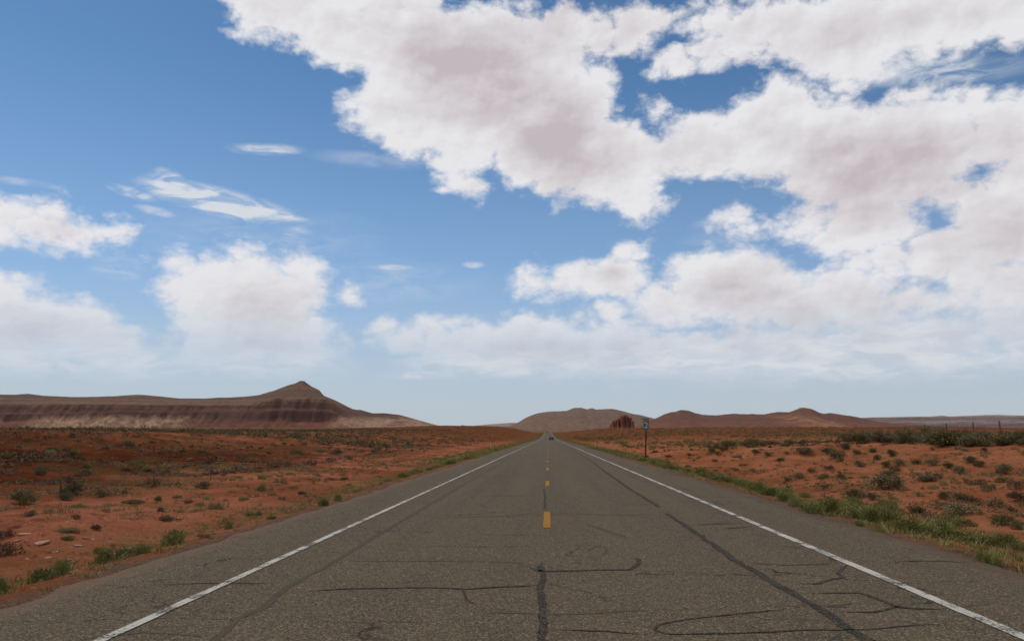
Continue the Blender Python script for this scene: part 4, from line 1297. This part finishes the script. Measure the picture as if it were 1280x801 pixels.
def rock(key, px, py, wpx, hf, label, group=None):
    x, y, z = on_ground(px, py)
    w = wpx * y / FPX
    o = bpy.data.objects.new('rock', RM[key, int(rng.integers(0, 5))])
    COL.objects.link(o)
    o.location = (x, y, z + w * hf * 0.02)
    o.scale = (w, w * rng.uniform(0.6, 1.0), w * hf)
    o.rotation_euler = (rng.normal(0, 0.08), rng.normal(0, 0.08), rng.uniform(-0.6, 0.6))
    tag(o, label, 'rock', group)


rock('white', 160, 686, 15, 0.30, 'white pebble behind the wide green weed left of the road')
rock('pale', 139, 692, 12, 0.25, 'pale flat stone beside the squat green weed left of the road')
rock('red', 224, 650, 8, 0.4, 'single dark rock on the smooth red silt left of the road')
rock('pale', 303, 646, 6, 0.35, 'small pale rock on bare ground near the left road edge')
for px, py, w in ((30, 668, 20), (52, 679, 26), (20, 676, 14), (98, 682, 16), (68, 690, 12), (108, 673, 12), (60, 697, 12), (86, 700, 10)):
    rock('pale', px, py, w * 0.8, 0.30, 'flat pale sandstone slab lying on red dirt at far left', 'sandstone slabs at far left')
for k in range(46):
    px = rng.uniform(205, 330) if k < 30 else rng.uniform(0, 330)
    py = rng.uniform(563, 596) if k < 30 else rng.uniform(560, 605)
    rock('red', px, py, rng.uniform(2.5, 8), rng.uniform(0.5, 0.8), 'dark red rock broken out of the left bank', 'rocks broken out of the left bank')
for k in range(16):
    rock('red', rng.uniform(820, 1000), rng.uniform(566, 606), rng.uniform(3, 7), rng.uniform(0.3, 0.55), 'small dark rock on the washed red ground right of the road', 'rocks on the washed red ground at right')

# ---------------------------------------------------------------- fences
m_post = plain('weathered post wood', (0.060, 0.042, 0.032), 0.9, 0, 0.35, 3)
m_tpost = plain('rusted post steel', (0.055, 0.026, 0.018), 0.8, 0.2, 0.3, 5)
m_wire = plain('fence wire', (0.12, 0.10, 0.09), 0.6, 0.6)


def fence(pts, hgt, rad, mat, label):
    root = empty('wire_fence', (pts[0][0], pts[0][1], float(ground_z(*pts[0]))))
    tag(root, label, 'fence')
    tops = []
    for x, y in pts:
        z = float(ground_z(x, y))
        bm = bmesh.new()
        tl = (rng.normal(0, 0.03), rng.normal(0, 0.03))
        hh = hgt * rng.uniform(0.94, 1.06)
        add_cyl(bm, (x, y, z - 0.2), (x + tl[0], y + tl[1], z + hh), rad, 8, rad * 0.85)
        o = link_bm('fence_post', bm, mat, root)
        o.matrix_parent_inverse = Matrix.Translation(-Vector(root.location))
        tops.append(Vector((x + tl[0] * 0.9, y + tl[1] * 0.9, z)))
    for fr_ in (0.92, 0.66, 0.40):
        bm = bmesh.new()
        for a_, b_ in zip(tops[:-1], tops[1:]):
            mid_ = (a_ + b_) / 2 + Vector((0, 0, hgt * fr_ - 0.02))
            add_cyl(bm, a_ + Vector((0, 0, hgt * fr_)), mid_, 0.004, 4)
            add_cyl(bm, mid_, b_ + Vector((0, 0, hgt * fr_)), 0.004, 4)
        o = link_bm('wire_strand', bm, m_wire, root)
        o.matrix_parent_inverse = Matrix.Translation(-Vector(root.location))


fence([(40 + rng.normal(0, 0.1), 64 + 4.8 * k) for k in range(13)], 1.35, 0.06, m_post, 'wire fence on dark posts behind the shrubs along the right bank crest')
fence([(-15.7 + rng.normal(0, 0.15), 20.5 + 5.6 * k) for k in range(30)], 0.55, 0.018, m_tpost, 'low wire fence on thin rusty posts across the red flat left of the road')

# ---------------------------------------------------------------- roadside sign and marker posts
m_rust = plain('rust brown post', (0.050, 0.020, 0.013), 0.75, 0.3)
m_teal = plain('teal sign face', (0.014, 0.050, 0.048), 0.45, 0, 0.15, 4)
m_sgrey = plain('bare aluminium sign back', (0.13, 0.125, 0.12), 0.6, 0.2)
m_swhite = plain('white lettering', (0.36, 0.42, 0.42), 0.5)
m_del = plain('sun bleached white post', (0.46, 0.37, 0.27), 0.6)
m_refl = plain('amber reflector', (0.55, 0.22, 0.04), 0.3)


def local(o, p):
    o.location = p
    return o


sx_, sy_ = 8.42, 71.0
sg = empty('road_sign', (sx_, sy_, float(ground_z(sx_, sy_))))
sg.rotation_euler = (0, R(2.2), R(-6))
tag(sg, 'small teal numbered sign on a rust brown post beside the right road edge', 'road sign')
bm = bmesh.new()
add_box(bm, (0, 0, 1.33), (0.085, 0.045, 3.46), 0.006)
add_box(bm, (-0.05, -0.018, 1.25), (0.02, 0.03, 3.3))
add_box(bm, (0.05, -0.018, 1.25), (0.02, 0.03, 3.3))
link_bm('post', bm, m_rust, sg)
bm = bmesh.new()
add_box(bm, (0, -0.052, 2.92), (0.48, 0.012, 0.78), 0.0)
pan = link_bm('sign_panel', bm, m_teal, sg)
bm = bmesh.new()
for c, s_ in (((0, -0.0605, 3.295), (0.44, 0.004, 0.012)), ((0, -0.0605, 2.545), (0.44, 0.004, 0.012)), ((-0.222, -0.0605, 2.92), (0.012, 0.004, 0.738)), ((0.222, -0.0605, 2.92), (0.012, 0.004, 0.738))):
    add_box(bm, c, s_)
link_bm('border', bm, m_swhite, pan)
fc = bpy.data.curves.new('numeral', 'FONT')
fc.body = '2'
fc.size = 0.72
fc.align_x = 'CENTER'
fc.align_y = 'CENTER'
fc.extrude = 0.003
fc.offset = 0.012
fo = bpy.data.objects.new('numeral', fc)
COL.objects.link(fo)
bpy.context.view_layer.update()
fm = bpy.data.meshes.new_from_object(fo.evaluated_get(bpy.context.evaluated_depsgraph_get()))
bpy.data.objects.remove(fo)
fm.materials.clear()
fm.materials.append(m_swhite)
fo = bpy.data.objects.new('numeral', fm)
COL.objects.link(fo)
fo.parent = pan
fo.location = (0.0, -0.064, 2.92)
fo.rotation_euler = (math.pi / 2, 0, 0)
bm = bmesh.new()
add_box(bm, (-0.03, -0.05, 3.43), (0.56, 0.012, 0.20), 0.0, Matrix.Rotation(R(5), 4, 'Y'))
link_bm('upper_plate', bm, m_sgrey, sg)


def delineator(x, y, label):
    root = empty('marker_post', (x, y, float(ground_z(x, y))))
    tag(root, label, 'marker post', 'marker posts beside the road')
    bm = bmesh.new()
    add_box(bm, (0, 0, 0.48), (0.105, 0.03, 1.06), 0.01)
    link_bm('post', bm, m_del, root)
    bm = bmesh.new()
    add_box(bm, (0, -0.019, 0.90), (0.075, 0.006, 0.12))
    link_bm('reflector', bm, m_refl, root)


delineator(-9.2, 130.0, 'slim white marker post in the grass left of the road')
delineator(7.6, 131.0, 'slim pale marker post in the grass right of the road, beyond the sign')

# ---------------------------------------------------------------- vehicles
m_black = plain('black car paint', (0.012, 0.012, 0.013), 0.3, 0, 0.1)
m_dgrey = plain('grey truck paint', (0.055, 0.052, 0.050), 0.35, 0, 0.1)
m_glass = plain('dark car glass', (0.012, 0.014, 0.016), 0.08)
m_tyre = plain('tyre rubber', (0.018, 0.018, 0.018), 0.9)
m_rim = plain('wheel rim', (0.30, 0.30, 0.30), 0.4, 0.8)
m_tail = plain('red tail lamp', (0.22, 0.012, 0.010), 0.25)
m_head = plain('clear headlamp', (0.6, 0.6, 0.58), 0.15)
m_plate = plain('licence plate', (0.45, 0.43, 0.38), 0.5)
m_trim = plain('black trim', (0.02, 0.02, 0.02), 0.7)


def prism(bm, prof, w, taper=None):
    """side outline (y, z) extruded across x; taper(z) narrows it with height"""
    L_, Rr = [], []
    for (y, z) in prof:
        k = taper(z) if taper else 1.0
        L_.append(bm.verts.new((-w / 2 * k, y, z)))
        Rr.append(bm.verts.new((w / 2 * k, y, z)))
    n = len(prof)
    bm.faces.new(L_)
    bm.faces.new(Rr[::-1])
    for i in range(n):
        bm.faces.new((L_[i], Rr[i], Rr[(i + 1) % n], L_[(i + 1) % n]))


def vehicle(name, label, cat, loc, rz, kind):
    root = empty(name, loc, rz)                    # +Y is forward
    tag(root, label, cat)
    if kind == 'car':
        Lh, W, paint_ = 2.30, 1.80, m_black
        body = [(-2.28, 0.34), (-2.30, 0.62), (-2.22, 0.98), (-1.95, 1.02), (1.0, 1.00), (2.05, 0.86), (2.28, 0.66), (2.30, 0.36), (1.9, 0.24), (-1.9, 0.24)]
        cab = [(-1.98, 1.00), (-1.35, 1.44), (-0.3, 1.50), (0.35, 1.44), (1.12, 0.99)]
        rw = [(-1.90, 1.06), (-1.40, 1.41)]
        ws = [(0.42, 1.41), (1.02, 1.05)]
    else:
        Lh, W, paint_ = 2.75, 1.98, m_dgrey
        body = [(-2.75, 0.50), (-2.75, 1.08), (-0.75, 1.10), (1.25, 1.12), (2.55, 1.06), (2.75, 0.82), (2.75, 0.45), (2.3, 0.36), (-2.3, 0.36)]
        cab = [(-0.85, 1.10), (-0.70, 1.82), (-0.2, 1.90), (0.5, 1.86), (1.30, 1.11)]
        rw = [(-0.83, 1.22), (-0.72, 1.74)]
        ws = [(0.58, 1.80), (1.20, 1.20)]
    bm = bmesh.new()
    prism(bm, body, W, lambda z: 1.0 - 0.05 * max(0, z - 0.7) - 0.06 * max(0, 0.5 - z))
    bmesh.ops.bevel(bm, geom=list(bm.edges), offset=0.05, segments=2, affect='EDGES', profile=0.6)
    bd = link_bm('body', bm, paint_, root, smooth=False)
    bm = bmesh.new()
    zlo, zhi = cab[0][1], max(z for _, z in cab)
    prism(bm, cab, W * 0.95, lambda z: 1.0 - 0.20 * max(0, (z - zlo) / (zhi - zlo)))
    bmesh.ops.bevel(bm, geom=list(bm.edges), offset=0.045, segments=2, affect='EDGES', profile=0.6)
    cb = link_bm('cabin', bm, paint_, root)

    def pane(nm, q, w0, w1, out):
        bm = bmesh.new()
        (y0, z0), (y1, z1) = q
        vs = [bm.verts.new((-w0, y0 + out, z0)), bm.verts.new((w0, y0 + out, z0)), bm.verts.new((w1, y1 + out, z1)), bm.verts.new((-w1, y1 + out, z1))]
        f = bm.faces.new(vs)
        r_ = bmesh.ops.extrude_face_region(bm, geom=[f])
        for v in r_['geom']:
            if isinstance(v, bmesh.types.BMVert):
                v.co.y += -out * 1.2
        link_bm(nm, bm, m_glass, cb)
    pane('rear_window', rw, W * 0.42, W * 0.36, -0.03)
    pane('windshield', ws[::-1], W * 0.42, W * 0.36, 0.03)
    for sg_ in (-1, 1):
        bm = bmesh.new()
        yb, yf = cab[0][0] + 0.35, cab[-1][0] - 0.35
        zl_, zh_ = zlo + 0.08, zhi - 0.10
        k0 = W * 0.95 / 2 * (1 - 0.20 * (zl_ - zlo) / (zhi - zlo)) + 0.006
        k1 = W * 0.95 / 2 * (1 - 0.20 * (zh_ - zlo) / (zhi - zlo)) + 0.006
        vs = [bm.verts.new((sg_ * k0, yb, zl_)), bm.verts.new((sg_ * k0, yf, zl_)), bm.verts.new((sg_ * k1, yf - 0.5, zh_)), bm.verts.new((sg_ * k1, yb + 0.35, zh_))]
        f = bm.faces.new(vs)
        r_ = bmesh.ops.extrude_face_region(bm, geom=[f])
        for v in r_['geom']:
            if isinstance(v, bmesh.types.BMVert):
                v.co.x -= sg_ * 0.02
        link_bm('side_window', bm, m_glass, cb)
        for yy in (-Lh * 0.60, Lh * 0.62):
            rr_ = 0.33 if kind == 'car' else 0.39
            bm = bmesh.new()
            add_cyl(bm, (sg_ * (W / 2 - 0.20), yy, rr_), (sg_ * (W / 2 + 0.015), yy, rr_), rr_, 24)
            wh = link_bm('wheel', bm, m_tyre, root)
            bm = bmesh.new()
            add_cyl(bm, (sg_ * (W / 2 + 0.0), yy, rr_), (sg_ * (W / 2 + 0.025), yy, rr_), rr_ * 0.62, 16)
            link_bm('rim', bm, m_rim, wh)
        bm = bmesh.new()
        add_box(bm, (sg_ * W * 0.40, -Lh + 0.0, 0.84 if kind == 'car' else 0.92), (0.28 if kind == 'car' else 0.14, 0.09, 0.15 if kind == 'car' else 0.28), 0.015)
        link_bm('tail_lamp', bm, m_tail, root)
        bm = bmesh.new()
        add_box(bm, (sg_ * W * 0.37, Lh - 0.05, 0.70 if kind == 'car' else 0.88), (0.34, 0.14, 0.14 if kind == 'car' else 0.2), 0.02)
        link_bm('headlight', bm, m_head, root)
        bm = bmesh.new()
        add_box(bm, (sg_ * (W / 2 + 0.07), cab[-1][0] - 0.55, zlo + 0.08), (0.18, 0.12, 0.13), 0.03)
        link_bm('wing_mirror', bm, paint_, root)
    bm = bmesh.new()
    add_box(bm, (0, -Lh - 0.02, 0.46), (W * 0.94, 0.12, 0.22), 0.03)
    add_box(bm, (0, Lh + 0.02, 0.46), (W * 0.94, 0.12, 0.22), 0.03)
    link_bm('bumper', bm, m_trim, root)
    bm = bmesh.new()
    add_box(bm, (0, -Lh - 0.045, 0.72), (0.32, 0.02, 0.16))
    link_bm('licence_plate', bm, m_plate, root)
    return root


vehicle('car', 'black car driving away in the right lane', 'car', (1.35, 330.0, float(road_z(330)) + 0.008), 0.0, 'car')
vehicle('pickup_truck', 'tiny dark pickup truck coming over the far rise of the road', 'pickup truck', (-1.2, 1120.0, float(road_z(1120)) + 0.008), math.pi, 'truck')

# ---------------------------------------------------------------- the air between here and the far hills
hz = bpy.data.materials.new('pale air')
hz.use_nodes = True
hz.node_tree.nodes.clear()
vol = hz.node_tree.nodes.new('ShaderNodeVolumePrincipled')
vol.inputs['Color'].default_value = (0.80, 0.86, 0.95, 1)
vol.inputs['Density'].default_value = 0.9e-5
vol.inputs['Anisotropy'].default_value = 0.0
ho = hz.node_tree.nodes.new('ShaderNodeOutputMaterial')
hz.node_tree.links.new(vol.outputs[0], ho.inputs['Volume'])
bm = bmesh.new()
add_box(bm, (0, 8000 - 200, 165), (36000, 17600, 350))
o = link_bm('haze', bm, hz)
tag(o, 'thin pale haze over the whole desert plain', 'haze', None, 'stuff')
